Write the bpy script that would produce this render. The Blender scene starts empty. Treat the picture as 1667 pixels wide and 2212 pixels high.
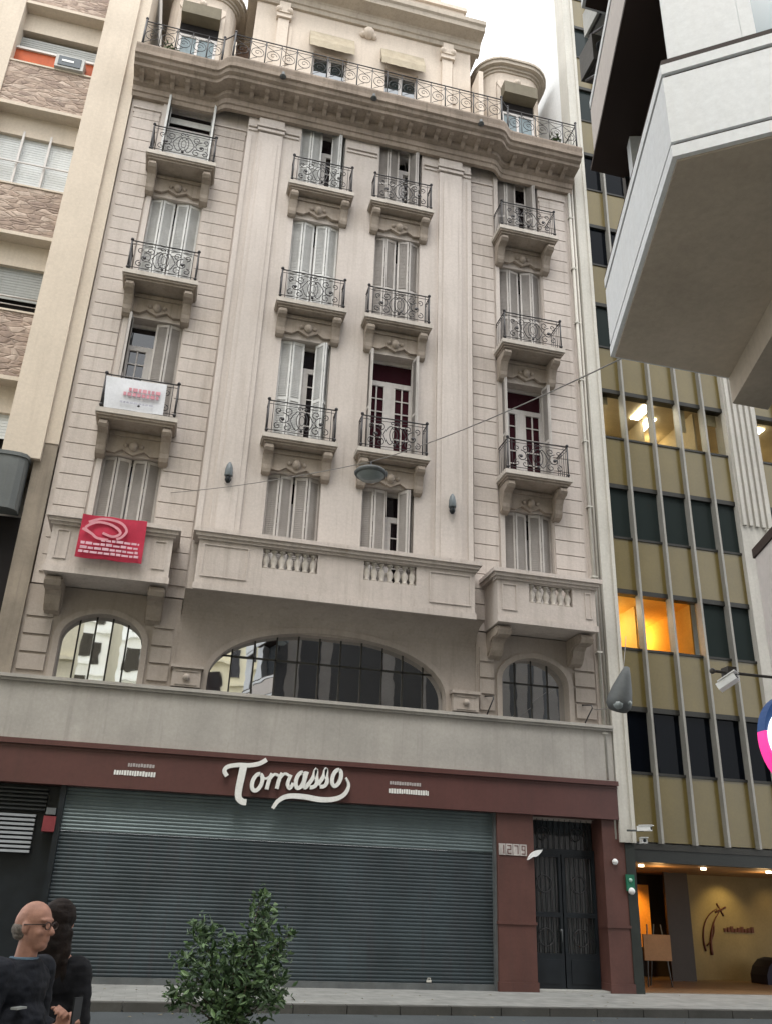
import bpy, bmesh, math, random
from mathutils import Vector, Matrix
random.seed(7)
S = bpy.context.scene
R = math.radians
# ------------------------------------------------------------------ camera
cam = bpy.data.cameras.new('camera'); co = bpy.data.objects.new('camera', cam); S.collection.objects.link(co)
cam.sensor_fit = 'VERTICAL'; cam.sensor_height = 24; cam.lens = 24 * 1905.87 / 2211.0
cam.clip_end = 600; cam.clip_start = 0.05
rv = Vector((0.96791816, -0.24892831, 0.03419259)); uv = Vector((-0.13227799, -0.38911974, 0.91164048)); fv = Vector((0.21362811, 0.8869163, 0.4095638))
M = Matrix((rv, uv, -fv)).transposed().to_4x4(); M.translation = Vector((0, -21.6786, 1.8))
co.matrix_world = M
S.camera = co
# ------------------------------------------------------------------ world and sun (overcast)
w = bpy.data.worlds.new('World'); S.world = w; w.use_nodes = True
nt = w.node_tree; nt.nodes.clear()
sky = nt.nodes.new('ShaderNodeTexSky'); sky.sky_type = 'NISHITA'; sky.sun_disc = False
SUN_EL, SUN_AZ = R(62), R(198)
sky.sun_elevation = SUN_EL; sky.sun_rotation = SUN_AZ; sky.air_density = 1.0; sky.dust_density = 6.0; sky.ozone_density = 1.0
hs = nt.nodes.new('ShaderNodeHueSaturation'); hs.inputs['Saturation'].default_value = 0.10; hs.inputs['Value'].default_value = 1.0
bg = nt.nodes.new('ShaderNodeBackground'); bg.inputs['Strength'].default_value = 0.13
wo = nt.nodes.new('ShaderNodeOutputWorld')
cl = nt.nodes.new('ShaderNodeMix'); cl.data_type = 'RGBA'; cl.inputs['Factor'].default_value = 0.8; cl.inputs['B'].default_value = (10.5, 10.7, 10.9, 1)   # even cloud layer over the sky
nt.links.new(sky.outputs[0], hs.inputs['Color']); nt.links.new(hs.outputs[0], cl.inputs['A']); nt.links.new(cl.outputs['Result'], bg.inputs['Color']); nt.links.new(bg.outputs[0], wo.inputs['Surface'])
sl = bpy.data.lights.new('sun', 'SUN'); sl.energy = 0.7; sl.angle = R(24); sl.color = (1.0, 0.95, 0.88)
so = bpy.data.objects.new('sun', sl); S.collection.objects.link(so)
sd = Vector((math.sin(SUN_AZ) * math.cos(SUN_EL), math.cos(SUN_AZ) * math.cos(SUN_EL), math.sin(SUN_EL)))
so.rotation_euler = sd.to_track_quat('Z', 'Y').to_euler()
S.view_settings.view_transform = 'Standard'; S.view_settings.look = 'None'; S.view_settings.gamma = 1.0
S.view_settings.use_curve_mapping = False
S.view_settings.exposure = 1.12
S.render.engine = 'CYCLES'

# ------------------------------------------------------------------ materials
MC = {}
def mat(name, col, rough=0.8, var=0.12, scale=1.2, streak=0.0, bump=0.15, bscale=30, metal=0.0, spec=0.3, dirt=(0.12, 0.1, 0.08), fine=0.06):
    if name in MC: return MC[name]
    m = bpy.data.materials.new(name); m.use_nodes = True; n = m.node_tree.nodes; l = m.node_tree.links
    b = n['Principled BSDF']; b.inputs['Roughness'].default_value = rough; b.inputs['Metallic'].default_value = metal
    b.inputs['Specular IOR Level'].default_value = spec
    g = n.new('ShaderNodeNewGeometry')
    n1 = n.new('ShaderNodeTexNoise'); n1.inputs['Scale'].default_value = scale; n1.inputs['Detail'].default_value = 6
    l.new(g.outputs['Position'], n1.inputs['Vector'])
    r1 = n.new('ShaderNodeValToRGB'); e = r1.color_ramp.elements
    e[0].position = 0.3; e[1].position = 0.7
    e[0].color = tuple(c * (1 - var) for c in col) + (1,); e[1].color = tuple(min(1, c * (1 + var)) for c in col) + (1,)
    l.new(n1.outputs[0], r1.inputs[0]); cur = r1.outputs[0]
    if fine > 0:
        n3 = n.new('ShaderNodeTexNoise'); n3.inputs['Scale'].default_value = 14; n3.inputs['Detail'].default_value = 8; n3.inputs['Roughness'].default_value = .75
        l.new(g.outputs['Position'], n3.inputs['Vector'])
        mr = n.new('ShaderNodeMapRange'); mr.inputs[1].default_value = .3; mr.inputs[2].default_value = .7; mr.inputs[3].default_value = 1 - fine * 2; mr.inputs[4].default_value = 1 + fine
        l.new(n3.outputs[0], mr.inputs[0])
        mx = n.new('ShaderNodeMix'); mx.data_type = 'RGBA'; mx.blend_type = 'MULTIPLY'; mx.inputs['Factor'].default_value = 1
        l.new(cur, mx.inputs['A']); l.new(mr.outputs[0], mx.inputs['B']); cur = mx.outputs['Result']
    if streak > 0:
        mp = n.new('ShaderNodeMapping'); mp.inputs['Scale'].default_value = (2.2, 2.2, 0.16); l.new(g.outputs['Position'], mp.inputs['Vector'])
        n2 = n.new('ShaderNodeTexNoise'); n2.inputs['Scale'].default_value = 1.6; n2.inputs['Detail'].default_value = 7; n2.inputs['Roughness'].default_value = .65
        l.new(mp.outputs[0], n2.inputs['Vector'])
        r2 = n.new('ShaderNodeMapRange'); r2.inputs[1].default_value = 0.5; r2.inputs[2].default_value = 0.78; r2.inputs[3].default_value = 0; r2.inputs[4].default_value = streak
        l.new(n2.outputs[0], r2.inputs[0])
        mx = n.new('ShaderNodeMix'); mx.data_type = 'RGBA'; l.new(r2.outputs[0], mx.inputs['Factor']); l.new(cur, mx.inputs['A'])
        mx.inputs['B'].default_value = tuple(dirt) + (1,); cur = mx.outputs['Result']
        mp = n.new('ShaderNodeMapping'); mp.inputs['Scale'].default_value = (7, 7, 0.35); mp.inputs['Location'].default_value = (3, 5, 7); l.new(g.outputs['Position'], mp.inputs['Vector'])
        n2 = n.new('ShaderNodeTexNoise'); n2.inputs['Scale'].default_value = 1.4; n2.inputs['Detail'].default_value = 6; l.new(mp.outputs[0], n2.inputs['Vector'])
        r2 = n.new('ShaderNodeMapRange'); r2.inputs[1].default_value = 0.55; r2.inputs[2].default_value = 0.75; r2.inputs[3].default_value = 0; r2.inputs[4].default_value = streak * .8
        l.new(n2.outputs[0], r2.inputs[0])
        mx = n.new('ShaderNodeMix'); mx.data_type = 'RGBA'; l.new(r2.outputs[0], mx.inputs['Factor']); l.new(cur, mx.inputs['A'])
        mx.inputs['B'].default_value = tuple(dirt) + (1,); cur = mx.outputs['Result']
    l.new(cur, b.inputs['Base Color'])
    if bump > 0:
        nb = n.new('ShaderNodeTexNoise'); nb.inputs['Scale'].default_value = bscale; nb.inputs['Detail'].default_value = 5
        l.new(g.outputs['Position'], nb.inputs['Vector'])
        bp = n.new('ShaderNodeBump'); bp.inputs['Strength'].default_value = bump; bp.inputs['Distance'].default_value = 0.02
        l.new(nb.outputs[0], bp.inputs['Height']); l.new(bp.outputs[0], b.inputs['Normal'])
    MC[name] = m
    return m
def emit(name, col, st):
    m = bpy.data.materials.new(name); m.use_nodes = True; n = m.node_tree.nodes; b = n['Principled BSDF']
    b.inputs['Base Color'].default_value = tuple(col) + (1,); b.inputs['Emission Color'].default_value = tuple(col) + (1,); b.inputs['Emission Strength'].default_value = st
    return m
def glass(name, tint, refl, clear=True, dark=(0.01, 0.012, 0.014), ior=1.5):
    m = bpy.data.materials.new(name); m.use_nodes = True; n = m.node_tree.nodes; l = m.node_tree.links
    n.remove(n['Principled BSDF']); out = n['Material Output']
    gl = n.new('ShaderNodeBsdfGlossy'); gl.inputs['Roughness'].default_value = 0.015; gl.inputs['Color'].default_value = (.95, .97, 1, 1)
    nb = n.new('ShaderNodeTexNoise'); nb.inputs['Scale'].default_value = 1.3; g = n.new('ShaderNodeNewGeometry'); l.new(g.outputs['Position'], nb.inputs['Vector'])
    bp = n.new('ShaderNodeBump'); bp.inputs['Strength'].default_value = 0.06; bp.inputs['Distance'].default_value = 0.03; l.new(nb.outputs[0], bp.inputs['Height']); l.new(bp.outputs[0], gl.inputs['Normal'])
    if clear:
        tr = n.new('ShaderNodeBsdfTransparent'); tr.inputs['Color'].default_value = tuple(tint) + (1,)
    else:
        tr = n.new('ShaderNodeBsdfDiffuse'); tr.inputs['Color'].default_value = tuple(dark) + (1,)
    fr = n.new('ShaderNodeFresnel'); fr.inputs['IOR'].default_value = ior
    ad = n.new('ShaderNodeMath'); ad.operation = 'ADD'; ad.use_clamp = True; l.new(fr.outputs[0], ad.inputs[0]); ad.inputs[1].default_value = refl
    mx = n.new('ShaderNodeMixShader'); l.new(ad.outputs[0], mx.inputs[0]); l.new(tr.outputs[0], mx.inputs[1]); l.new(gl.outputs[0], mx.inputs[2])
    l.new(mx.outputs[0], out.inputs['Surface'])
    return m
def brick(name, c1, c2, cm, sc=1.0, w_=.5, h_=.25, axis='XZ', mortar=.02):
    m = bpy.data.materials.new(name); m.use_nodes = True; n = m.node_tree.nodes; l = m.node_tree.links; b = n['Principled BSDF']; b.inputs['Roughness'].default_value = .85
    g = n.new('ShaderNodeNewGeometry'); sp = n.new('ShaderNodeSeparateXYZ'); cb = n.new('ShaderNodeCombineXYZ'); l.new(g.outputs['Position'], sp.inputs[0])
    l.new(sp.outputs['XYZ'.index(axis[0])], cb.inputs[0]); l.new(sp.outputs['XYZ'.index(axis[1])], cb.inputs[1])
    t = n.new('ShaderNodeTexBrick'); t.inputs['Scale'].default_value = sc; t.inputs['Brick Width'].default_value = w_; t.inputs['Row Height'].default_value = h_; t.inputs['Mortar Size'].default_value = mortar
    t.inputs['Color1'].default_value = tuple(c1) + (1,); t.inputs['Color2'].default_value = tuple(c2) + (1,); t.inputs['Mortar'].default_value = tuple(cm) + (1,)
    l.new(cb.outputs[0], t.inputs['Vector'])
    nz = n.new('ShaderNodeTexNoise'); nz.inputs['Scale'].default_value = 3; nz.inputs['Detail'].default_value = 8; l.new(g.outputs['Position'], nz.inputs['Vector'])
    mr = n.new('ShaderNodeMapRange'); mr.inputs[1].default_value = .3; mr.inputs[2].default_value = .7; mr.inputs[3].default_value = .72; mr.inputs[4].default_value = 1.12; l.new(nz.outputs[0], mr.inputs[0])
    mx = n.new('ShaderNodeMix'); mx.data_type = 'RGBA'; mx.blend_type = 'MULTIPLY'; mx.inputs['Factor'].default_value = 1; l.new(t.outputs[0], mx.inputs['A']); l.new(mr.outputs[0], mx.inputs['B'])
    l.new(mx.outputs['Result'], b.inputs['Base Color'])
    bp = n.new('ShaderNodeBump'); bp.inputs['Strength'].default_value = .5; bp.inputs['Distance'].default_value = .03; bp.invert = True; l.new(t.outputs['Fac'], bp.inputs['Height']); l.new(bp.outputs[0], b.inputs['Normal'])
    return m
def rubble(name):
    m = bpy.data.materials.new(name); m.use_nodes = True; n = m.node_tree.nodes; l = m.node_tree.links; b = n['Principled BSDF']; b.inputs['Roughness'].default_value = .9
    g = n.new('ShaderNodeNewGeometry'); mp = n.new('ShaderNodeMapping'); mp.inputs['Scale'].default_value = (1.5, 1.5, 4.2); l.new(g.outputs['Position'], mp.inputs['Vector'])
    v = n.new('ShaderNodeTexVoronoi'); v.inputs['Scale'].default_value = 1.7; l.new(mp.outputs[0], v.inputs['Vector'])
    v2 = n.new('ShaderNodeTexVoronoi'); v2.feature = 'DISTANCE_TO_EDGE'; v2.inputs['Scale'].default_value = 1.7; l.new(mp.outputs[0], v2.inputs['Vector'])
    sp = n.new('ShaderNodeSeparateColor'); l.new(v.outputs['Color'], sp.inputs[0])
    r = n.new('ShaderNodeValToRGB'); e = r.color_ramp.elements; e[0].color = (.25, .185, .15, 1); e[1].color = (.44, .35, .29, 1); r.color_ramp.elements.new(.5).color = (.35, .265, .21, 1)
    l.new(sp.outputs[0], r.inputs[0])
    nz = n.new('ShaderNodeTexNoise'); nz.inputs['Scale'].default_value = 7; nz.inputs['Detail'].default_value = 8; l.new(g.outputs['Position'], nz.inputs['Vector'])
    mr = n.new('ShaderNodeMapRange'); mr.inputs[1].default_value = .3; mr.inputs[2].default_value = .7; mr.inputs[3].default_value = .75; mr.inputs[4].default_value = 1.15; l.new(nz.outputs[0], mr.inputs[0])
    mx = n.new('ShaderNodeMix'); mx.data_type = 'RGBA'; mx.blend_type = 'MULTIPLY'; mx.inputs['Factor'].default_value = 1; l.new(r.outputs[0], mx.inputs['A']); l.new(mr.outputs[0], mx.inputs['B'])
    l.new(mx.outputs['Result'], b.inputs['Base Color'])
    rm = n.new('ShaderNodeMapRange'); rm.inputs[1].default_value = 0; rm.inputs[2].default_value = .12; l.new(v2.outputs[0], rm.inputs[0])
    bp = n.new('ShaderNodeBump'); bp.inputs['Strength'].default_value = .6; bp.inputs['Distance'].default_value = .05; l.new(rm.outputs[0], bp.inputs['Height']); l.new(bp.outputs[0], b.inputs['Normal'])
    return m

STUC = mat('cream_stucco', (0.50, 0.445, 0.405), .9, .10, .5, .42, .25, 22, dirt=(.24, .20, .165))
STUC2 = mat('smooth_stucco', (0.52, 0.468, 0.43), .9, .08, .4, .34, .12, 30, dirt=(.28, .235, .195))
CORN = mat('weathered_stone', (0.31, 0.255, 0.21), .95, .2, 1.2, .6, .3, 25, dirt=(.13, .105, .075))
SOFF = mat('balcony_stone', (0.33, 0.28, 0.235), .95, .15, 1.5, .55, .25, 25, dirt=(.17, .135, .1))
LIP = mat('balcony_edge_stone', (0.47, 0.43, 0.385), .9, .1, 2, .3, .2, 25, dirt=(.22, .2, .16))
BAND = mat('grey_stone_band', (0.355, 0.335, 0.305), .8, .14, .8, .45, .1, 12, dirt=(.24, .22, .195))
ATT = mat('attic_plaster', (0.60, 0.52, 0.44), .9, .06, .8, .25, .12, 20, dirt=(.36, .3, .24))
BROWN = mat('brown_painted_metal', (0.088, 0.036, 0.031), .45, .1, .8, .25, .05, 8, dirt=(.05, .028, .024), spec=.4)
IRON = mat('black_wrought_iron', (0.018, 0.016, 0.018), .5, .2, 6, 0, .1, 40, spec=.5, fine=0)
SHUT = mat('white_louvre_paint', (0.60, 0.60, 0.585), .6, .1, 2, .3, .05, 30, dirt=(.24, .22, .2))
SHUTG = mat('grey_louvre_paint', (0.46, 0.43, 0.405), .6, .1, 2, .3, .05, 30, dirt=(.18, .15, .13))
FRAME = mat('white_window_paint', (0.56, 0.53, 0.51), .5, .06, 2, .15, .03, 30)
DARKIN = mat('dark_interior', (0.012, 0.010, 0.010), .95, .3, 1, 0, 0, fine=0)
PANE = glass('dark_window_glass', (1, 1, 1), .02, False, (.012, .008, .009))
PANEW = glass('wine_tinted_glass', (1, 1, 1), -.01, False, (.035, .010, .014), 1.35)
MPANE = glass('mirror_like_window_glass', (1, 1, 1), .75, False, (.012, .011, .01))
GREEN = mat('olive_spandrel_glass', (0.140, 0.106, 0.032), .3, .12, .6, .2, .02, 10, spec=.5, dirt=(.09, .078, .04))
ALU = mat('aluminium_fin', (0.27, 0.26, 0.235), .5, .12, 1, .3, .05, 20, metal=.15, dirt=(.22, .21, .2))
WPIER = mat('white_painted_pier', (0.52, 0.50, 0.45), .85, .08, .7, .3, .1, 20, dirt=(.3, .28, .24))
NBW = mat('beige_stucco', (0.56, 0.485, 0.40), .9, .07, .5, .22, .12, 20, dirt=(.36, .3, .24))
NBL = mat('pale_beige_stucco', (0.60, 0.56, 0.50), .9, .05, .5, .2, .1, 20, dirt=(.42, .38, .33))
ASPH = mat('asphalt', (0.06, 0.068, 0.072), .85, .15, .8, 0, .4, 60)
PAVE = mat('pavement_stone', (0.34, 0.34, 0.32), .85, .12, 1.2, 0, .2, 30)
DKIRON = mat('dark_green_black_metal', (0.010, 0.013, 0.016), .4, .3, 3, 0, .05, 30, fine=0)
GREYMET = mat('grey_metal', (0.10, 0.108, 0.11), .6, .15, 3, .2, .05, 30)
WHITE = mat('white_enamel', (0.72, 0.73, 0.72), .4, .05, 5, 0, .02, 30)
PANEL = mat('pale_metal_panel', (0.66, 0.68, 0.70), .45, .03, .7, .2, .02, 10, dirt=(.58, .57, .55))
PANELP = mat('matt_grey_panel', (0.50, 0.455, 0.43), .6, .04, .7, .12, .02, 10, dirt=(.38, .34, .32))
SOFB = mat('brown_grey_soffit', (0.46, 0.395, 0.32), .85, .16, .7, .2, .1, 14, dirt=(.25, .2, .16))
DKBR = mat('dark_brown_soffit', (0.035, 0.022, 0.018), .7, .15, 1, 0, .05, 10, fine=0)
WARM = mat('warm_lobby_wall', (0.24, 0.185, 0.09), .8, .15, 1, 0, .05, 10)
LFLOOR = mat('lobby_floor', (0.18, 0.11, 0.06), .4, .1, 1, 0, .05, 10)
OFFW = mat('office_interior', (0.38, 0.31, 0.2), .9, .2, .7, 0, 0)
ORNW = mat('orange_room_wall', (0.66, 0.42, 0.11), .9, .2, .7, 0, 0)

# ------------------------------------------------------------------ mesh helper
class MB:
    def __init__(s): s.v = []; s.f = []; s.sm = []; s.pieces = []
    def add(s, vs, fs, smooth=False):
        o = len(s.v); s.v += [tuple(p) for p in vs]; s.f += [tuple(i + o for i in f) for f in fs]; s.sm += [smooth] * len(fs)
        s.pieces.append((o, len(s.v), len(s.f) - len(fs), len(s.f)))
        return s
    def box(s, x0, x1, y0, y1, z0, z1):
        vs = [(x0, y0, z0), (x1, y0, z0), (x1, y1, z0), (x0, y1, z0), (x0, y0, z1), (x1, y0, z1), (x1, y1, z1), (x0, y1, z1)]
        return s.add(vs, [(0, 3, 2, 1), (4, 5, 6, 7), (0, 1, 5, 4), (1, 2, 6, 5), (2, 3, 7, 6), (3, 0, 4, 7)])
    def prism(s, pts, axis, a, b, smooth=False):
        # pts 2-D polygon in the plane normal to axis; extruded from a to b
        n = len(pts)
        def p3(p, t):
            if axis == 'x': return (t, p[0], p[1])
            if axis == 'y': return (p[0], t, p[1])
            return (p[0], p[1], t)
        vs = [p3(p, a) for p in pts] + [p3(p, b) for p in pts]
        fs = [(i, (i + 1) % n, (i + 1) % n + n, i + n) for i in range(n)]
        s.add(vs, fs, smooth); s.add(vs, [tuple(range(n))[::-1], tuple(range(n, 2 * n))])
        return s
    def tube(s, pts, r, n=6, r2=None, closed=False):
        pts = [Vector(p) for p in pts]; N = len(pts); rings = []
        up = Vector((0, 0, 1))
        for i, p in enumerate(pts):
            if closed: t = pts[(i + 1) % N] - pts[i - 1]
            else: t = pts[min(i + 1, N - 1)] - pts[max(i - 1, 0)]
            t = t.normalized() if t.length > 1e-9 else Vector((0, 0, 1))
            a = t.cross(Vector((0, 1, 0)))
            if a.length < .1: a = t.cross(Vector((1, 0, 0)))
            a.normalize(); b = t.cross(a)
            rr = r if r2 is None else r + (r2 - r) * i / max(1, N - 1)
            rings.append([p + a * rr * math.cos(2 * math.pi * k / n) + b * rr * math.sin(2 * math.pi * k / n) for k in range(n)])
        vs = [v for rg in rings for v in rg]; fs = []
        for i in range(N if closed else N - 1):
            j = (i + 1) % N
            for k in range(n): fs.append((i * n + k, i * n + (k + 1) % n, j * n + (k + 1) % n, j * n + k))
        if not closed: fs += [tuple(range(n))[::-1], tuple(range((N - 1) * n, N * n))]
        return s.add(vs, fs, True)
    def lathe(s, prof, c, n=12, axis='z'):
        vs = []; fs = []
        for r, h in prof:
            for k in range(n):
                a = 2 * math.pi * k / n; x, y = r * math.cos(a), r * math.sin(a)
                vs.append((c[0] + x, c[1] + y, c[2] + h) if axis == 'z' else ((c[0] + x, c[1] + h, c[2] + y) if axis == 'y' else (c[0] + h, c[1] + x, c[2] + y)))
        for i in range(len(prof) - 1):
            for k in range(n): fs.append((i * n + k, i * n + (k + 1) % n, (i + 1) * n + (k + 1) % n, (i + 1) * n + k))
        return s.add(vs, fs, True)
    def ball(s, c, r, n=8, sz=1.0):
        return s.lathe([(r * math.sin(math.pi * i / 6) + 1e-4, -r * sz * math.cos(math.pi * i / 6)) for i in range(7)], c, n)
    def mesh(s, name, m):
        me = bpy.data.meshes.new(name); me.from_pydata(s.v, [], s.f); me.validate()
        bm = bmesh.new(); bm.from_mesh(me); bmesh.ops.recalc_face_normals(bm, faces=bm.faces); bm.to_mesh(me); bm.free()
        if len(me.polygons) == len(s.sm):
            for p, q in zip(me.polygons, s.sm): p.use_smooth = q
        me.materials.append(m)
        return me
    def split(s, name, m, parent=None, tol=.004):
        # one object for each cluster of touching pieces
        n = len(s.pieces); bb = []
        for (a, b, c, d) in s.pieces:
            vs = s.v[a:b]; bb.append([min(v[i] for v in vs) - tol for i in range(3)] + [max(v[i] for v in vs) + tol for i in range(3)])
        par = list(range(n))
        def find(i):
            while par[i] != i: i = par[i]
            return i
        for i in range(n):
            for j in range(i):
                if all(bb[i][k] <= bb[j][k + 3] and bb[j][k] <= bb[i][k + 3] for k in range(3)): par[find(i)] = find(j)
        gr = {}
        for i in range(n): gr.setdefault(find(i), []).append(i)
        out = []
        for g in gr.values():
            q = MB()
            for i in g:
                a, b, c, d = s.pieces[i]; q.add(s.v[a:b], [tuple(k - a for k in f) for f in s.f[c:d]], s.sm[c])
            out.append(q.build(name, m, parent))
        return out
    def build(s, name, m, parent=None, loc=None):
        return inst(name, s.mesh(name, m), parent, loc)
def inst(name, me, parent=None, loc=None, rot=None):
    o = bpy.data.objects.new(name, me); S.collection.objects.link(o)
    if parent is not None: o.parent = parent
    if loc is not None: o.location = loc
    if rot is not None: o.rotation_euler = rot
    return o
def tag(o, label=None, cat=None, group=None, kind=None):
    if label: o['label'] = label
    if cat: o['category'] = cat
    if group: o['group'] = group
    if kind: o['kind'] = kind
    return o
def thing(name, label, cat, group=None, loc=(0, 0, 0), rz=0):
    o = bpy.data.objects.new(name, None); S.collection.objects.link(o); o.location = loc; o.rotation_euler = (0, 0, rz)
    return tag(o, label, cat, group)
def cut(c, s, z0, z1, holes):
    # vertical pieces of [z0,z1] not covered by the holes
    out = []; z = z0
    for a, b in sorted(holes):
        if a > z: out.append((z, a))
        z = max(z, b)
    if z < z1: out.append((z, z1))
    return out
def holed(mb, x0, x1, z0, z1, y0, y1, ops):
    xs = sorted({x0, x1, *[v for o in ops for v in o[:2] if x0 < v < x1]})
    for a, b in zip(xs[:-1], xs[1:]):
        mid = (a + b) / 2
        for p, q in cut(None, None, z0, z1, [(o[2], o[3]) for o in ops if o[0] < mid < o[1]]): mb.box(a, b, y0, y1, p, q)
def bez(p0, p1, p2, p3, n=8):
    return [tuple(((1 - t) ** 3 * a + 3 * (1 - t) ** 2 * t * b + 3 * (1 - t) * t * t * c + t ** 3 * d) for a, b, c, d in zip(p0, p1, p2, p3)) for t in [i / n for i in range(n + 1)]]
def arc(cx, cz, r, a0, a1, y=0, n=10, rx=None):
    rx = rx or r
    return [(cx + rx * math.cos(a0 + (a1 - a0) * i / n), y, cz + r * math.sin(a0 + (a1 - a0) * i / n)) for i in range(n + 1)]
def spiral(cx, cz, r, a0, turns, y=0, n=16, sgn=1):
    return [(cx + r * (1 - .8 * i / n) * math.cos(a0 + sgn * 2 * math.pi * turns * i / n), y, cz + r * (1 - .8 * i / n) * math.sin(a0 + sgn * 2 * math.pi * turns * i / n)) for i in range(n + 1)]

# ------------------------------------------------------------------ ground
g = MB(); g.add([(-150, -160, 0), (150, -160, 0), (150, 200, 0), (-150, 200, 0)], [(0, 1, 2, 3)]); tag(g.build('ground', ASPH), kind='structure')
g = MB(); g.box(-60, 60, -11.0, -3.55, -.2, .004); tag(g.build('road', ASPH), kind='structure')
PV = brick('pavement_tiles', (.25, .25, .235), (.235, .238, .225), (.19, .19, .18), 1, .42, .42, 'XY', .006)
g = MB(); g.box(-60, 60, -3.3, .6, .01, .15); tag(g.build('pavement', PV), kind='structure')
KERB = mat('kerb_stone', (.075, .073, .066), .9, .2, 1.5, 0, .2, 20)
g = MB()
x = -30
while x < 30:
    g.box(x, x + .98, -3.55, -3.302, .0, .148); x += 1.0
tag(g.build('kerb', KERB), kind='structure')
g = MB(); g.box(-60, 60, -90, -11.25, .01, .12); tag(g.build('plaza_pavement', PV), kind='structure')
g = MB(); g.box(-60, 60, -11.248, -11.002, .0, .118); tag(g.build('plaza_kerb', KERB), kind='structure')
# ================================================================== MAIN APARTMENT BUILDING
AB = thing('apartment_building', 'cream early 1900s apartment building with iron balconies above a closed brown-framed shop', 'building')
LW = [(-2.4, -.9), (8.7, 10.2)]; CW = [(1.87, 3.33), (4.47, 5.93)]
FL = [8.85, 13.3, 17.75, 22.2]; HD = [12.4, 16.75, 21.2, 25.15]
# side bay walls
for (x0, x1, op) in ((-3.5, .15, LW[0]), (7.65, 11.25, LW[1])):
    b = MB(); holed(b, x0, x1, 8.7, 25.6, 0, .45, [(op[0], op[1], f, h) for f, h in zip(FL, HD)]); b.build('facade_wall', STUC, AB)
    g = MB()
    xa = (x0 + .12, op[0] - .2); xb = (op[1] + .04, x1 - .05 if x0 < 0 else x1 - .1)
    for (p, q) in (xa, xb):
        z = 13.42 - .445 * 10
        while z < 24.3:
            g.box(p, q, -.045, -.001, z + .028, z + .445); z += .445
        g.box(p - .04, q + .02, -.09, -.001, 24.50, 24.56); g.box(p - .04, q + .02, -.05, -.001, 24.35, 24.46)
    g.split('rusticated_courses', STUC, AB, .16)
    g = MB()
    for f, h in zip(FL, HD):   # window surround
        for xx in ((op[0] - .14, op[0] - .002), (op[1] + .002, op[1] + .0)):
            if xx[1] > xx[0] + .01: g.box(xx[0], xx[1], -.06, -.001, f, h - .002)
    g.split('window_surround', STUC2, AB)
# central wall (projects by 0.3 m)
b = MB(); holed(b, .15, 7.65, 8.7, 25.45, -.3, .45, [(c[0], c[1], f, h) for c in CW for f, h in zip(FL, HD)]); b.build('facade_wall', STUC2, AB)
for (x0, x1) in ((.5, 1.27), (6.53, 7.3)):
    b = MB(); b.box(x0, x1, -.385, -.302, 8.8, 24.3); b.box(x0 + .14, x1 - .14, -.41, -.387, 9.4, 23.9)
    b.box(x0 - .05, x1 + .05, -.44, -.302, 24.35, 24.45); b.box(x0 - .08, x1 + .08, -.47, -.302, 24.5, 24.58); b.box(x0 - .02, x1 + .02, -.40, -.302, 24.62, 25.35)
    b.build('pilaster', STUC2, AB)
b = MB()
for (x0, x1) in ((.17, .46), (1.33, 1.8), (3.4, 4.4), (6.0, 6.45), (7.36, 7.64)):
    b.box(x0, x1, -.345, -.302, 24.36, 24.44); b.box(x0, x1, -.375, -.302, 24.5, 24.56)
b.box(.152, .3, -.335, -.302, 8.8, 24.2); b.box(7.5, 7.648, -.335, -.302, 8.8, 24.2)
b.split('capital_moulding', STUC2, AB, .04)
# body behind and party walls
b = MB(); b.box(-3.5, 11.25, .46, 12, 4, 8.4); b.box(-3.5, 11.25, .95, 12, 8.4, 26.0); b.box(11.25, 11.56, -.02, .45, 4.99, 25.6); b.build('building_body', STUC, AB)
b = MB(); b.tube([(11.36, -.09, 5.05), (11.36, -.09, 25.3)], .05, 8); b.tube([(11.5, -.06, 3.6), (11.5, -.06, 25.3)], .035, 8)
for k in range(9): b.box(11.28, 11.44, -.15, -.02, 6.2 + 2.2 * k, 6.25 + 2.2 * k)
b.split('downpipe', WPIER, AB, .02)
# --- cornice, swept along a path that steps out at the centre
prof = [(0, 24.92), (-.13, 24.92), (-.17, 25.05), (-.22, 25.07), (-.24, 25.25), (-.38, 25.30), (-.40, 25.42), (-.84, 25.46), (-.86, 25.56), (-.98, 25.60), (-1.02, 25.70), (-1.1, 25.72), (-1.12, 25.84), (-1.07, 25.87), (-1.13, 26.04), (-1.13, 26.1), (1.6, 26.1)]
path = [(-3.55, 0), (-1.12, 0), (-1.0, -.02), (-.88, -.1), (-.78, -.22), (-.66, -.3), (-.5, -.33), (3.9, -.33), (8.3, -.33), (8.46, -.3), (8.58, -.22), (8.68, -.1), (8.8, -.02), (8.92, 0), (11.45, 0)]
b = MB(); vs = []; fs = []; n = len(prof)
for (px, py) in path: vs += [(px, py + q[0] if q[0] < 1 else q[0], q[1]) for q in prof]
for i in range(len(path) - 1):
    for k in range(n - 1): fs.append((i * n + k, i * n + k + 1, (i + 1) * n + k + 1, (i + 1) * n + k))
fs += [tuple(range(n)), tuple(range((len(path) - 1) * n, len(path) * n))[::-1]]
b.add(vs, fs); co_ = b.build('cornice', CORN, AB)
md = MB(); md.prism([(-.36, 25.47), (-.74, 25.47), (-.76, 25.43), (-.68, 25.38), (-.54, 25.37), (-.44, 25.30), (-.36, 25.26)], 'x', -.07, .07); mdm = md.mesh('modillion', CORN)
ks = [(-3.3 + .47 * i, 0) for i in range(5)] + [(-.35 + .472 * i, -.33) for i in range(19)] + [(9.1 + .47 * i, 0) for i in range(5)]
for (kx, ky) in ks: inst('modillion', mdm, co_, (kx, ky, 0))
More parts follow.
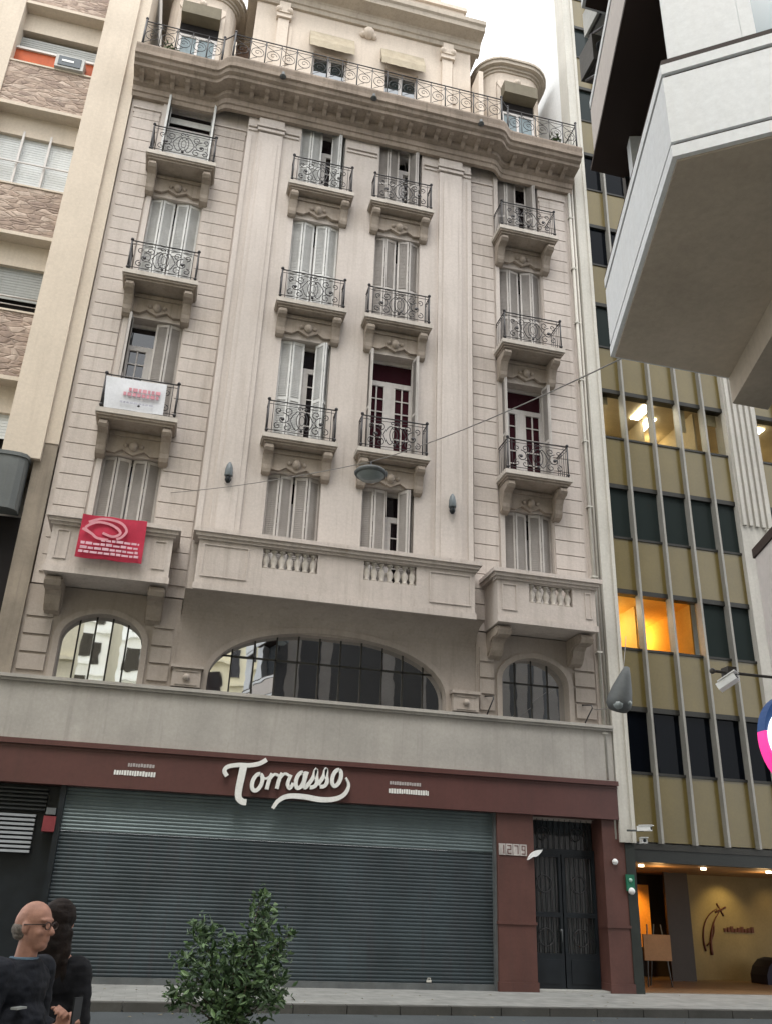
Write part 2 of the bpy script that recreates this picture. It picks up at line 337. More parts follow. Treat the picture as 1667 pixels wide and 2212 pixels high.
# --- balcony railing panels
def rail_mesh(W, D, H=1.02):
    b = MB(); y = 0; h = W / 2
    def rod(p, q, r=.011): b.tube([p, q], r, 5)
    for z, r in ((H, .02), (H - .1, .009), (.12, .011)): rod((-h, y, z), (h, y, z), r)
    rod((-h, y, .03), (h, y, .03), .014)
    for s_ in (-1, 1):
        b.tube([(s_ * h, y, 0), (s_ * h, y, H)], .026, 6); b.ball((s_ * h, y, H + .04), .05); b.ball((s_ * h, y, .1), .048)
        for z, r in ((H, .018), (H - .1, .009), (.12, .010)): rod((s_ * h, y, z), (s_ * h, D, z), r)
        k = 1
        while k * .13 < D: rod((s_ * h, y + k * .13, .03), (s_ * h, y + k * .13, H), .009); k += 1
        rod((s_ * h * .86, y, .03), (s_ * h * .86, y, H), .01)
        # rosette and S scrolls
        cx = s_ * h * .56
        b.lathe([(.001, -.02), (.045, -.02), (.055, 0), (.045, .02), (.001, .02)], (cx, y, .5), 8, 'y')
        b.tube(spiral(cx, .5, .20, R(90), .95, y, 14, s_), .014, 5)
        b.tube(spiral(cx - s_ * .13, .76, .13, R(-90), 1.1, y, 12, -s_), .013, 5); b.tube(spiral(cx + s_ * .12, .74, .10, R(-90), 1.1, y, 12, s_), .013, 5)
        b.tube(spiral(cx - s_ * .12, .26, .13, R(90), 1.1, y, 12, s_), .013, 5); b.tube(spiral(cx + s_ * .13, .27, .11, R(90), 1.1, y, 12, -s_), .013, 5)
        b.tube(bez((cx - s_ * .2, y, .5), (cx - s_ * .32, y, .75), (s_ * .1, y, .9), (s_ * .05, y, .7)), .013, 5)
        b.tube(bez((cx - s_ * .2, y, .5), (cx - s_ * .32, y, .2), (s_ * .12, y, .1), (s_ * .05, y, .35)), .013, 5)
    b.tube(arc(0, .52, .27, 0, 2 * math.pi, y, 16, .15)[:-1], .013, 5, closed=True); b.tube(arc(0, .52, .15, 0, 2 * math.pi, y, 12, .07)[:-1], .010, 5, closed=True)
    b.tube(spiral(-.07, .88, .07, 0, 1, y, 10), .013, 5); b.tube(spiral(.07, .88, .07, math.pi, 1, y, 10, -1), .013, 5); b.ball((0, y, .2), .045)
    return b.mesh('railing', IRON)
def slab_mesh(W, D, y0):
    b = MB(); h = W / 2
    b.box(-h, h, -D, y0, -.13, 0); return b.mesh('balcony', LIP)
def under_mesh(W, D, y0):  # plate added under the slab, underside shade put into its darker colour
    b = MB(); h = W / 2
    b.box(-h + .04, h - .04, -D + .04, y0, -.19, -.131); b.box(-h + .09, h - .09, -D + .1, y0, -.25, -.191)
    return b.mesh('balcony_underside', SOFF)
def bracket_mesh(D, hgt=1.0):
    b = MB(); k = D / .75
    p = [(.0, 0), (-.62 * k, 0), (-.68 * k, -.06), (-.69 * k, -.16), (-.62 * k, -.25), (-.5 * k, -.27), (-.4 * k, -.33), (-.33 * k, -.5), (-.28 * k, -.66), (-.27 * k, -.8), (-.22 * k, -.92), (-.12 * k, -.98), (0, -1.0)]
    b.prism([(q[0], q[1] * hgt) for q in p], 'x', -.1, .1); b.prism([(q[0] * .93 - .005, q[1] * hgt * .93 - .02) for q in p], 'x', -.125, .125)
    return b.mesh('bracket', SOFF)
def lintel_mesh(W, d):
    b = MB(); h = W / 2
    b.prism([(-h, 0), (-h, -.5), (-h + .1, -.62), (-h + .35, -.64), (-.28, -.52), (-.12, -.60), (0, -.66), (.12, -.60), (.28, -.52), (h - .35, -.64), (h - .1, -.62), (h, -.5), (h, 0)], 'y', -d, -.002)
    b.ball((0, -d - .02, -.42), .12, 8, 1.2); b.ball((-.2, -d, -.4), .07); b.ball((.2, -d, -.4), .07)
    b.box(-h - .03, h + .03, -d - .05, -.002, -.16, -.06)
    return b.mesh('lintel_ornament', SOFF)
RS, RC = rail_mesh(1.86, .72), rail_mesh(1.86, .42)
SS, SC = slab_mesh(2.06, .82, 0), slab_mesh(2.06, .82, -.302)
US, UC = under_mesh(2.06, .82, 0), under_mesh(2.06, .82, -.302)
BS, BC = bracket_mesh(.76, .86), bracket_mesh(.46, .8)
LNS, LNC = lintel_mesh(1.62, .12), lintel_mesh(1.62, .12)
bal = {}
for ci, (x0, x1) in enumerate([LW[0], CW[0], CW[1], LW[1]]):
    cx = (x0 + x1) / 2 - (.03 if ci in (0,) else 0) + (.03 if ci == 3 else 0); side = ci in (0, 3); yo = 0 if side else -.3
    for fi in (1, 2, 3):
        z = FL[fi]; o = inst('balcony', SS if side else SC, AB, (cx, 0, z)); bal[ci, fi] = o
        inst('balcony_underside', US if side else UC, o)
        r = inst('railing', RS if side else RC, o, (0, -.76, 0))
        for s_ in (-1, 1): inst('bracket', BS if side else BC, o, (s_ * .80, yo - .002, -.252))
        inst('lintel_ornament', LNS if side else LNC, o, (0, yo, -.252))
# --- windows
LOUV = {SHUT.name: mat('louvre_slats_white', (.46, .46, .45), .7, .1, 2, .3, .05, 30, dirt=(.2, .18, .17)), SHUTG.name: mat('louvre_slats_grey', (.30, .275, .255), .7, .1, 2, .3, .05, 30, dirt=(.12, .1, .09))}
def leaf_mesh(w_, h_, m, name='shutter'):
    b = MB()
    w_ = w_ - .012
    b.box(0, .055, -.03, .0, 0, h_); b.box(w_ - .055, w_, -.03, .0, 0, h_)
    for z in (0, h_ * .42, h_ - .09): b.box(.05, w_ - .05, -.03, .0, z, z + .09)
    k0 = len(b.f); b.box(.04, w_ - .04, -.008, -.004, .05, h_ - .05)
    z = .1
    while z < h_ - .1:
        if abs(z - h_ * .42 - .04) > .07: b.add([(.05, -.024, z), (w_ - .05, -.024, z), (w_ - .05, -.009, z + .05), (.05, -.009, z + .05)], [(0, 1, 2, 3)])
        z += .055
    me = b.mesh(name, m); me.materials.append(LOUV[m.name])
    for p in me.polygons:
        if p.index >= k0: p.material_index = 1
    return me
LEAFS = {}
def leaf(w_, h_, m):
    k = (round(w_, 3), round(h_, 3), m.name)
    if k not in LEAFS: LEAFS[k] = leaf_mesh(w_, h_, m)
    return LEAFS[k]
def window(x0, x1, z0, z1, yw, state, m=SHUT):
    w_ = x1 - x0; h_ = z1 - z0; yf = yw + .34
    b = MB(); b.box(x0, x0 + .08, yf, yf + .07, z0, z1); b.box(x1 - .08, x1, yf, yf + .07, z0, z1); b.box(x0 + .08, x1 - .08, yf, yf + .07, z1 - .1, z1)
    tz = z1 - .72
    b.box(x0 + .08, x1 - .08, yf, yf + .07, tz - .16, tz)
    mid = (x0 + x1) / 2; b.box(mid - .11, mid + .11, yf, yf + .06, z0 + .02, tz - .16)
    for a, c in ((x0 + .08, mid - .11), (mid + .11, x1 - .08)):
        b.box(a, a + .06, yf + .01, yf + .06, z0, tz - .16); b.box(c - .06, c, yf + .01, yf + .06, z0, tz - .16); b.box((a + c) / 2 - .02, (a + c) / 2 + .02, yf + .02, yf + .05, z0, tz - .16)
        for k in range(1, 6): zz = z0 + (tz - .16 - z0) * k / 6; b.box(a + .06, c - .06, yf + .022, yf + .048, zz - .016, zz + .016)
        b.box(a, c, yf + .01, yf + .06, z0, z0 + .25)
    o = b.build('window', FRAME, AB)
    p = MB(); p.add([(x0 + .05, yf + .055, z0), (x1 - .05, yf + .055, z0), (x1 - .05, yf + .055, z1 - .05), (x0 + .05, yf + .055, z1 - .05)], [(0, 1, 2, 3)]); p.build('pane', PANEW if state == 'open' else PANE, o)
    # folding shutters: list of (hinge x, direction, angle) pairs
    lw = w_ / 4 - .005; ys = yw + .2
    lv = leaf(lw, h_ - .04, m)
    def fold(hx, sgn, a1, a2):
        # two hinged leaves starting at hx going in direction sgn
        for k, a in enumerate((a1, a2)):
            if sgn > 0: inst('shutter', lv, o, (hx[0], hx[1], z0 + .02), (0, 0, a))
            else: inst('shutter', lv, o, (hx[0] + lw * -math.cos(a), hx[1] + lw * math.sin(a), z0 + .02), (0, 0, -a))
            hx = (hx[0] + sgn * lw * math.cos(a), hx[1] + lw * math.sin(a))
    if state == 'closed': fold((x0 + .01, ys), 1, R(-16), R(14)); fold((x1 - .01, ys), -1, R(-18), R(13))
    if state == 'ajar': fold((x0 + .01, ys - .02), 1, R(-14), R(12)); fold((x1 - .01, ys - .02), -1, R(-22), R(16))
    if state == 'rightonly': fold((x1 - .01, ys), -1, R(-20), R(12)); fold((x0 + .01, ys - .1), 1, R(-82), R(84))
    if state == 'centregap': fold((x0 + .01, ys), 1, R(-12), R(8)); fold((x1 - .01, ys), -1, R(-62), R(50))
    if state == 'open': fold((x0 + .01, ys - .1), 1, R(-84), R(80)); fold((x1 - .01, ys - .1), -1, R(-84), R(80))
    if state == 'blind':
        fold((x0 + .01, ys - .12), 1, R(-86), R(82)); fold((x1 - .01, ys - .12), -1, R(-86), R(82))
        q = MB(); q.box(x0 + .1, x1 - .1, yf - .03, yf - .005, z0 + .0, z1 - .82); q.box(x0 + .1, x1 - .1, yf - .03, yf - .005, z1 - .58, z1 - .34)
        for k in range(17): q.box(x0 + .1, x1 - .1, yf - .045, yf - .031, z0 + .12 * k, z0 + .12 * k + .1)
        q.build('roller_blind', SHUT, o)
    return o
st = {(0, 0): ('closed', SHUTG), (1, 0): ('ajar', SHUTG), (2, 0): ('centregap', SHUTG), (3, 0): ('ajar', SHUTG),
      (0, 1): ('rightonly', SHUTG), (1, 1): ('centregap', SHUT), (2, 1): ('open', SHUTG), (3, 1): ('open', SHUTG),
      (0, 2): ('closed', SHUT), (1, 2): ('closed', SHUT), (2, 2): ('ajar', SHUTG), (3, 2): ('ajar', SHUTG),
      (0, 3): ('blind', SHUT), (1, 3): ('centregap', SHUT), (2, 3): ('centregap', SHUTG), (3, 3): ('centregap', SHUTG)}
for ci, (x0, x1) in enumerate([LW[0], CW[0], CW[1], LW[1]]):
    for fi in range(4):
        s_, m_ = st[ci, fi]; window(x0, x1, FL[fi], HD[fi], (0 if ci in (0, 3) else -.3), s_, m_)
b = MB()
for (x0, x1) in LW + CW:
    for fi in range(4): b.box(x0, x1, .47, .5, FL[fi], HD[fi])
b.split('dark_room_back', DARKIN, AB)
# --- stone balconies at the first floor
balus = MB(); balus.lathe([(.05, 0), (.085, 0), (.085, .05), (.05, .07), (.1, .2), (.09, .27), (.045, .36), (.04, .42), (.07, .45), (.085, .46), (.085, .5), (.05, .5)], (0, 0, 0), 10)
BAL = balus.mesh('baluster', LIP)
def parapet(parts, x0, x1, yf, z0, z1, yb, bal_ranges, sides):
    b = MB(); t = .22
    ops = [(a, c, z1 - .82, z1 - .30) for a, c in bal_ranges]
    holed(b, x0, x1, z0, z1 - .2, yf, yf + t, ops)
    b.box(x0 - .03, x1 + .03, yf - .04, yf - .002, z0, z0 + .16)
    b.box(x0 - .10, x1 + .10, yf - .12, yf + t + .06, z1 - .2, z1 - .11); b.box(x0 - .16, x1 + .16, yf - .18, yf + t + .1, z1 - .11, z1)
    b.box(x0 - .05, x1 + .05, yf - .06, yf + t, z1 - .27, z1 - .201)
    if sides:
        for (sx0, sx1) in ((x0, x0 + t), (x1 - t, x1)):
            b.box(sx0, sx1, yf + t, yb, z0, z1 - .2); b.box(sx0 - .10, sx1 + .10, yf + t + .06, yb, z1 - .2, z1 - .11); b.box(sx0 - .16, sx1 + .16, yf + t + .1, yb, z1 - .11, z1)
    b.box(x0 + .01, x1 - .01, yf + .01, yb, z0 + .002, z0 + .15)
    # framed end panels
    ends = [(x0 + .12, (bal_ranges[0][0] if bal_ranges else x0 + .9) - .35)] + [((bal_ranges[-1][1] if bal_ranges else x1 - .9) + .35, x1 - .12)]
    for (a, c) in ends:
        if c > a + .15:
            b.box(a, c, yf - .025, yf - .001, z0 + .34, z0 + .37); b.box(a, c, yf - .025, yf - .001, z1 - .4, z1 - .37)
            b.box(a, a + .03, yf - .025, yf - .001, z0 + .37, z1 - .4); b.box(c - .03, c, yf - .025, yf - .001, z0 + .37, z1 - .4)
    o = b.build('stone_balcony', STUC, AB)
    for a, c in bal_ranges:
        n = max(3, round((c - a) / .215)); st_ = (c - a) / n
        for k in range(n): inst('baluster', BAL, o, (a + st_ * (k + .5), yf + .11, z1 - .81))
        q = MB(); q.box(a, c, yf + .2, yf + .22, z1 - .81, z1 - .31)
    return o
parapet(None, .3, 7.5, -.82, 8.72, 10.28, -.31, [(1.9, 3.3), (4.5, 5.9)], True)
pl = parapet(None, -3.12, -.32, -1.02, 8.68, 10.12, -.002, [(-2.35, -1.1)], True)
pr = parapet(None, 8.06, 10.86, -1.02, 8.68, 10.12, -.002, [(8.95, 10.2)], True)
cb = MB(); cb.prism([(0, .0), (-.72, 0), (-.86, -.05), (-.92, -.16), (-.86, -.27), (-.72, -.3), (-.5, -.28), (-.38, -.36), (-.3, -.55), (-.2, -.68), (0, -.75)], 'x', -.17, .17); cb.prism([(0, -.03), (-.72, -.03), (-.82, -.08), (-.87, -.16), (-.82, -.24), (-.7, -.27), (-.45, -.26), (-.3, -.36), (-.2, -.55), (0, -.7)], 'x', -.2, .2)
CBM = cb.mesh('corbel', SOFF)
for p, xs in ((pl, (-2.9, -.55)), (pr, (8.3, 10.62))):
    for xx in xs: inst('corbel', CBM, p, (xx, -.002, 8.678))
# --- mezzanine with three arches
def arch_wall(x0, x1, z0, z1, yf, yb, arches, m, name):
    b = MB(); xs = [x0]
    for (ax0, ax1, pts) in arches:
        b.box(xs[-1], ax0, yf, yb, z0, z1)
        for (p, q) in zip(pts[:-1], pts[1:]):
            vs = [(p[0], yf, p[1]), (q[0], yf, q[1]), (q[0], yf, z1), (p[0], yf, z1), (p[0], yb, p[1]), (q[0], yb, q[1])]
            b.add(vs, [(0, 1, 2, 3), (0, 4, 5, 1)])
        xs.append(ax1)
    b.box(xs[-1], x1, yf, yb, z0, z1)
    return b.build(name, m, AB)
def ell(cx, a, zs, h, p=2.0, n=28):
    out = []
    for i in range(n + 1):
        t = math.pi * (1 - i / n); c, s_ = math.cos(t), math.sin(t)
        out.append((cx + a * (abs(c) ** (2 / p)) * (1 if c > 0 else -1), zs + h * (abs(s_) ** (2 / p))))
    return out
E1 = ell(-1.67, .95, 7.42, .66); E2 = ell(3.95, 3.03, 6.75, 1.4, 2.15, 40); E3 = ell(9.47, .95, 7.42, .66)
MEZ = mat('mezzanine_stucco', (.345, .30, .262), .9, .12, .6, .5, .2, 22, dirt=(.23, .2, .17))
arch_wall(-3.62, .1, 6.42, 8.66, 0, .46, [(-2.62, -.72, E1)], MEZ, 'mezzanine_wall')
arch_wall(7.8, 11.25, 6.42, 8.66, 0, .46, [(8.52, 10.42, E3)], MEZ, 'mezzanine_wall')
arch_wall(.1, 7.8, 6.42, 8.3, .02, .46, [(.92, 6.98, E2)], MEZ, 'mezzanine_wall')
b = MB(); pc = [(.3, 8.1), (.02, 8.1)] + [(.02 - .8 * (1 - math.cos(t)), 8.1 + .62 * math.sin(t)) for t in [math.pi / 2 * i / 10 for i in range(1, 11)]] + [(.3, 8.72)]
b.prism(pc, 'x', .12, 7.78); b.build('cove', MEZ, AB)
for E_, dd in ((E1, .0), (E2, .02), (E3, .0)):   # raised archivolt
    b = MB(); o_ = []
    cx = (E_[0][0] + E_[-1][0]) / 2
    pts = [(E_[0][0], 6.46)] + E_ + [(E_[-1][0], 6.46)]
    for i, p in enumerate(pts):
        q0, q1 = Vector(pts[max(0, i - 1)]), Vector(pts[min(len(pts) - 1, i + 1)]); t = (q1 - q0).normalized(); nn = Vector((-t.y, t.x)); o_.append((p[0] + nn.x * .14, p[1] + nn.y * .14))
    vs = []
    for p, q in zip(pts, o_): vs += [(p[0], dd - .05, p[1]), (q[0], dd - .05, q[1]), (q[0], dd - .001, q[1]), (p[0], dd + .001, p[1])]
    fs = []
    for i in range(len(pts) - 1):
        a = i * 4; c = a + 4; fs += [(a, a + 1, c + 1, c), (a + 1, a + 2, c + 2, c + 1), (a, c, c + 3, a + 3)]
    b.add(vs, fs); b.build('arch_moulding', MEZ, AB)
b = MB()
for (p, q) in ((-3.45, -2.85), (-.5, -.02), (7.9, 8.3), (10.62, 11.2)):
    z = 6.55
    while z < 8.2: b.box(p, q, -.05, -.001, z + .03, z + .40); z += .43
b.split('rusticated_courses', MEZ, AB, .1)
b = MB()
for (p, q) in ((.08, .76), (7.12, 7.8)):
    b.box(p, q, -.22, -.002, 6.46, 6.9); b.box(p - .05, q + .05, -.28, -.002, 6.9, 6.98); b.ball(((p + q) / 2, -.24, 6.68), .09); b.box(p + .08, q - .08, -.24, -.221, 6.5, 6.53); b.box(p + .08, q - .08, -.24, -.221, 6.82, 6.85)
b.split('pedestal', MEZ, AB)
FRM = mat('dark_window_frame', (.03, .028, .024), .5, .1, 2, 0, .05)
for E_, ns in ((E1, 5), (E2, 11), (E3, 4)):
    x0, x1 = E_[0][0], E_[-1][0]; cx = (x0 + x1) / 2
    def top(xx):
        for p, q in zip(E_[:-1], E_[1:]):
            if p[0] - 1e-6 <= xx <= q[0] + 1e-6: return p[1] + (q[1] - p[1]) * (xx - p[0]) / max(1e-6, q[0] - p[0])
        return 7
    b = MB()
    for k in range(1, ns):
        xx = x0 + (x1 - x0) * k / ns; b.box(xx - .02, xx + .02, .262, .31, 6.42, top(xx) + .02)
    b.box(x0, x1, .26, .31, 6.4, 6.50)
    b.box(x0 + .15, x1 - .15, .262, .308, 7.40, 7.45) if ns != 5 else None
    o = b.build('arched_window', FRM, AB)
    p = MB(); pts = [(x0, 6.42)] + list(E_) + [(x1, 6.42)]
    for k in range(ns):   # every pane its own sheet, leaning a hair differently
        a, c = x0 + (x1 - x0) * k / ns, x0 + (x1 - x0) * (k + 1) / ns; dy = random.uniform(-.012, .012); dz = random.uniform(-.012, .012)
        seg = [(a, 6.42), (c, 6.42)] + [(c - (c - a) * i / 6, top(c - (c - a) * i / 6)) for i in range(7)]
        p.add([(u, .285 + dy * (u - a) / (c - a) + dz * (v - 6.42), v) for u, v in seg], [tuple(range(len(seg)))])
    p.build('pane', MPANE, o)
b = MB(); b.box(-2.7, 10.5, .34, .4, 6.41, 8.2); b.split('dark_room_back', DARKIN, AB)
# --- stone band and shop front
b = MB(); b.box(-7.6, 11.55, -.12, .46, 5.0, 6.34); b.box(-7.6, 11.56, -.24, .46, 6.34, 6.42); b.box(-7.6, 11.56, -.19, -.121, 6.28, 6.339)
b.build('stone_band', BAND, AB)
b = MB(); b.box(-4.3, 11.56, -.18, .3, 4.06, 4.88); b.box(-4.3, 11.58, -.26, -.1, 4.88, 4.995); b.box(-4.3, 11.57, -.2, -.181, 4.82, 4.86)
b.build('shop_fascia', BROWN, AB)
PIL = mat('brown_painted_pillar', (0.092, 0.040, 0.032), .55, .15, 1.2, .3, .1, 12, dirt=(.045, .03, .026))
for (p, q) in ((8.3, 9.25), (11.12, 11.72)):
    b = MB(); b.box(p, q, -.08, .9, .15, 4.06); b.box(p - .02, q + .02, -.11, .9, 1.56, 1.62); b.box(p - .02, q + .02, -.115, .9, .151, .35); b.build('brown_pillar', PIL, AB)
b = MB(); b.box(-1.98, -1.86, -.06, .3, .15, 4.06); b.build('brown_pillar', DKIRON, AB)
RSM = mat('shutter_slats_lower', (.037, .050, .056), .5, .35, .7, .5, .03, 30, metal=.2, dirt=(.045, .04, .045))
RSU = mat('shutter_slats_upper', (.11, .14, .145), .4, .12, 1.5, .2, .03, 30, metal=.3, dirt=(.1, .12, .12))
def slats(x0, x1, z0, z1, y, m, nm='roller_shutter', pitch=.078):
    b = MB(); z = z0
    while z < z1 - .01:
        t = min(pitch, z1 - z)
        b.add([(x0, y, z), (x1, y, z), (x1, y - .011, z + t * .3), (x0, y - .011, z + t * .3), (x1, y - .011, z + t * .62), (x0, y - .011, z + t * .62), (x1, y, z + t * .9), (x0, y, z + t * .9), (x1, y, z + t), (x0, y, z + t)],
              [(0, 1, 2, 3), (3, 2, 4, 5), (5, 4, 6, 7), (7, 6, 8, 9)])
        z += t
    return b.build(nm, m, AB)
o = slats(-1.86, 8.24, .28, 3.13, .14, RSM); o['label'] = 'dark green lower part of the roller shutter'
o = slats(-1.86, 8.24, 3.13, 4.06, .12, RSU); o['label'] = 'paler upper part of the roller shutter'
b = MB(); b.box(-1.86, 8.24, .05, .2, .15, .28); b.box(8.24, 8.3, .0, .3, .15, 4.06); b.build('shutter_frame', GREYMET, AB)
for xx in (3.1, 6.6):
    b = MB(); b.box(xx, xx + .11, .08, .12, .3, .35); b.tube([(xx + .025, .09, .35), (xx + .025, .09, .385), (xx + .085, .09, .385), (xx + .085, .09, .35)], .009, 5); b.build('shutter_lock', WPIER, AB)
# left side entrance with louvres
b = MB(); b.box(-4.3, -1.98, .3, .4, .15, 4.06); b.box(-4.3, -1.98, .25, .299, .15, .5); b.build('side_entrance', DKIRON, AB)
LV = mat('dark_louvre', (.03, .033, .036), .4, .1, 2, 0, .02, fine=0); LVW = mat('pale_louvre', (.30, .32, .34), .4, .1, 2, 0, .02, fine=0)
b = MB(); z = 3.52
while z < 4.0: b.box(-4.3, -2.25, .1, .24, z, z + .035); z += .085
b.build('louvre', LV, AB)
b = MB(); z = 2.64
while z < 3.42: b.box(-4.3, -2.42, .1, .2, z, z + .05); z += .092
b.build('louvre', LVW, AB)
# entrance door
b = MB(); b.box(9.25, 11.12, .52, .6, .15, 4.06); b.build('door_recess', DARKIN, AB)
b = MB()
for (a, c) in ((9.27, 10.17), (10.2, 11.1)):
    b.box(a, a + .07, .4, .46, .16, 3.2); b.box(c - .07, c, .4, .46, .16, 3.2); b.box(a, c, .401, .461, 3.13, 3.2); b.box(a, c, .402, .462, .16, .95); b.box(a, c, .403, .463, 1.75, 1.86); b.box(a + .14, c - .14, .385, .401, .3, .82)
b.box(9.27, 11.1, .39, .47, 3.2, 3.32)
o = b.build('entrance_door', DKIRON, AB)
b = MB()
for (a, c) in ((9.27, 10.17), (10.2, 11.1)):
    for k in range(1, 7): xx = a + (c - a) * k / 7; b.tube([(xx, .42, .95), (xx, .42, 3.13)], .012, 5)
    for zz in (1.3, 2.5): b.tube(arc((a + c) / 2, zz, .2, 0, 2 * math.pi, .41, 12)[:-1], .012, 5, closed=True)
    b.tube(spiral((a + c) / 2, 3.65, .22, 0, 1.3, .42, 14), .012, 5)
for k in range(1, 12): xx = 9.27 + 1.83 * k / 12; b.tube([(xx, .43, 3.32), (xx, .43, 4.04)], .01, 5)
b.build('grille', IRON, o)
b = MB(); b.ball((10.1, .37, 1.45), .04); b.tube([(10.1, .36, 1.2), (10.1, .33, 1.22), (10.1, .33, 1.42), (10.1, .36, 1.44)], .012, 5); b.build('handle', GREYMET, o)
b = MB(); b.add([(9.3, .47, .95), (11.08, .47, .95), (11.08, .47, 4.02), (9.3, .47, 4.02)], [(0, 1, 2, 3)]); b.build('pane', glass('door_glass', (1, 1, 1), .03, False, (.02, .024, .025)), o)
b = MB(); b.box(9.25, 11.12, -.05, .6, .151, .19); b.build('doorstep', PAVE, AB)
# flag brackets beside the right arch
for (xx, xd) in ((8.02, 8.2), (10.78, 10.98)):
    b = MB(); b.tube([(xx, -.06, 6.93), (xd, -.2, 6.92), (xd - .03, -.3, 6.82), (xx + .08, -.12, 6.55), (xx + .06, -.06, 6.46)], .018, 5); b.build('wall_hook', IRON, AB)
# ---------------------------------------------------------------- attic storey
Y1 = .8
b = MB(); wins = [(2.1, 3.35, 26.12, 30.0), (4.75, 6.0, 26.12, 30.0)]
holed(b, -.1, 8.05, 26.1, 32.4, Y1, Y1 + .3, wins); b.box(-.1, 8.05, Y1 + .5, 9, 26.1, 33.2); b.build('attic_wall', ATT, AB)
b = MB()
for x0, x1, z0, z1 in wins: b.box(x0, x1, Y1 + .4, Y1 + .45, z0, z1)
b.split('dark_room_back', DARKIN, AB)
AWN = mat('cream_canvas_awning', (.40, .345, .26), .9, .12, 3, .35, .1, 30, dirt=(.3, .24, .16))
LBL = mat('pale_blue_curtain', (.22, .27, .29), .8, .2, 3, .2, .05)
for x0, x1, z0, z1 in wins:
    b = MB(); m_ = (x0 + x1) / 2
    for a, c in ((x0, x0 + .07), (m_ - .06, m_ + .06), (x1 - .07, x1)): b.box(a, c, Y1 + .18, Y1 + .24, z0, z1)
    b.box(x0, x1, Y1 + .181, Y1 + .239, z1 - .1, z1); o = b.build('window', FRAME, AB)
    b = MB(); b.add([(x0, Y1 + .22, z0), (x1, Y1 + .22, z0), (x1, Y1 + .22, z1), (x0, Y1 + .22, z1)], [(0, 1, 2, 3)]); b.build('pane', glass('attic_glass', (1, 1, 1), .12, False, (.02, .03, .032)), o)
    b = MB(); a, c = x0 - .2, x1 + .2
    n_ = 10
    vs = []
    for k in range(n_ + 1):
        t = k / n_; xx = a + (c - a) * t
        vs += [(xx, Y1 - .02, 31.0), (xx, Y1 - .30, 30.25 + .02 * math.sin(k * 2.1)), (xx, Y1 - .31, 29.9 + .02 * (k % 2))]
    b.add(vs, [f for k in range(n_) for f in ((3 * k, 3 * k + 1, 3 * k + 4, 3 * k + 3), (3 * k + 1, 3 * k + 2, 3 * k + 5, 3 * k + 4))])
    b.add([(a, Y1 - .02, 31.0), (a, Y1 - .30, 30.25), (a, Y1 - .02, 30.3), (c, Y1 - .02, 31.0), (c, Y1 - .30, 30.25), (c, Y1 - .02, 30.3)], [(0, 1, 2), (3, 5, 4)])
    b.build('awning', AWN, AB)
b = MB()   # big cornice of the central block
pr_ = [(Y1 + .1, 31.85), (Y1 - .1, 31.85), (Y1 - .14, 32.0), (Y1 - .2, 32.02), (Y1 - .24, 32.2), (Y1 - .3, 32.25), (Y1 - .75, 32.32), (Y1 - .78, 32.5), (Y1 - .86, 32.55), (Y1 - .88, 32.72), (Y1 + .1, 32.75)]
b.prism(pr_, 'x', -.45, 8.4)
b.box(8.05, 8.45, Y1 + .1, 5, 32.3, 32.74); b.box(8.05, 8.2, Y1 + .1, 5, 31.85, 32.3); b.box(-.45, -.1, Y1 + .1, 5, 32.3, 32.74)
b.build('attic_cornice', CORN if False else mat('attic_cornice_stone', (.44, .385, .32), .9, .12, 1, .4, .2, 20, dirt=(.22, .19, .15)), AB)
b = MB(); b.box(.2, 7.75, Y1 - .15, 4, 32.75, 33.9); b.box(.1, 7.85, Y1 - .25, 4, 33.9, 34.1); b.box(1.0, 6.9, Y1 + .1, 4, 34.1, 35.2); b.box(.9, 7.0, Y1, 4, 35.2, 35.4); b.build('roof_parapet', ATT, AB)
for xx in (.9, 7.1):   # console pilasters
    b = MB(); b.box(xx - .2, xx + .2, Y1 - .12, Y1 - .002, 26.1, 31.1); b.box(xx - .27, xx + .27, Y1 - .2, Y1 - .002, 31.12, 31.3); b.ball((xx - .2, Y1 - .2, 31.45), .13); b.ball((xx + .2, Y1 - .2, 31.45), .13); b.box(xx - .2, xx + .2, Y1 - .25, Y1 - .002, 31.3, 31.84)
    b.box(xx + .24, xx + .36, Y1 - .04, Y1 - .001, 29.0, 30.9); b.build('console_pilaster', ATT, AB)
b = MB(); b.ball((4.05, Y1 - .08, 31.5), .24, 10); b.ball((3.85, Y1 - .06, 31.42), .13); b.ball((4.25, Y1 - .06, 31.42), .13); b.build('cartouche', ATT, AB)
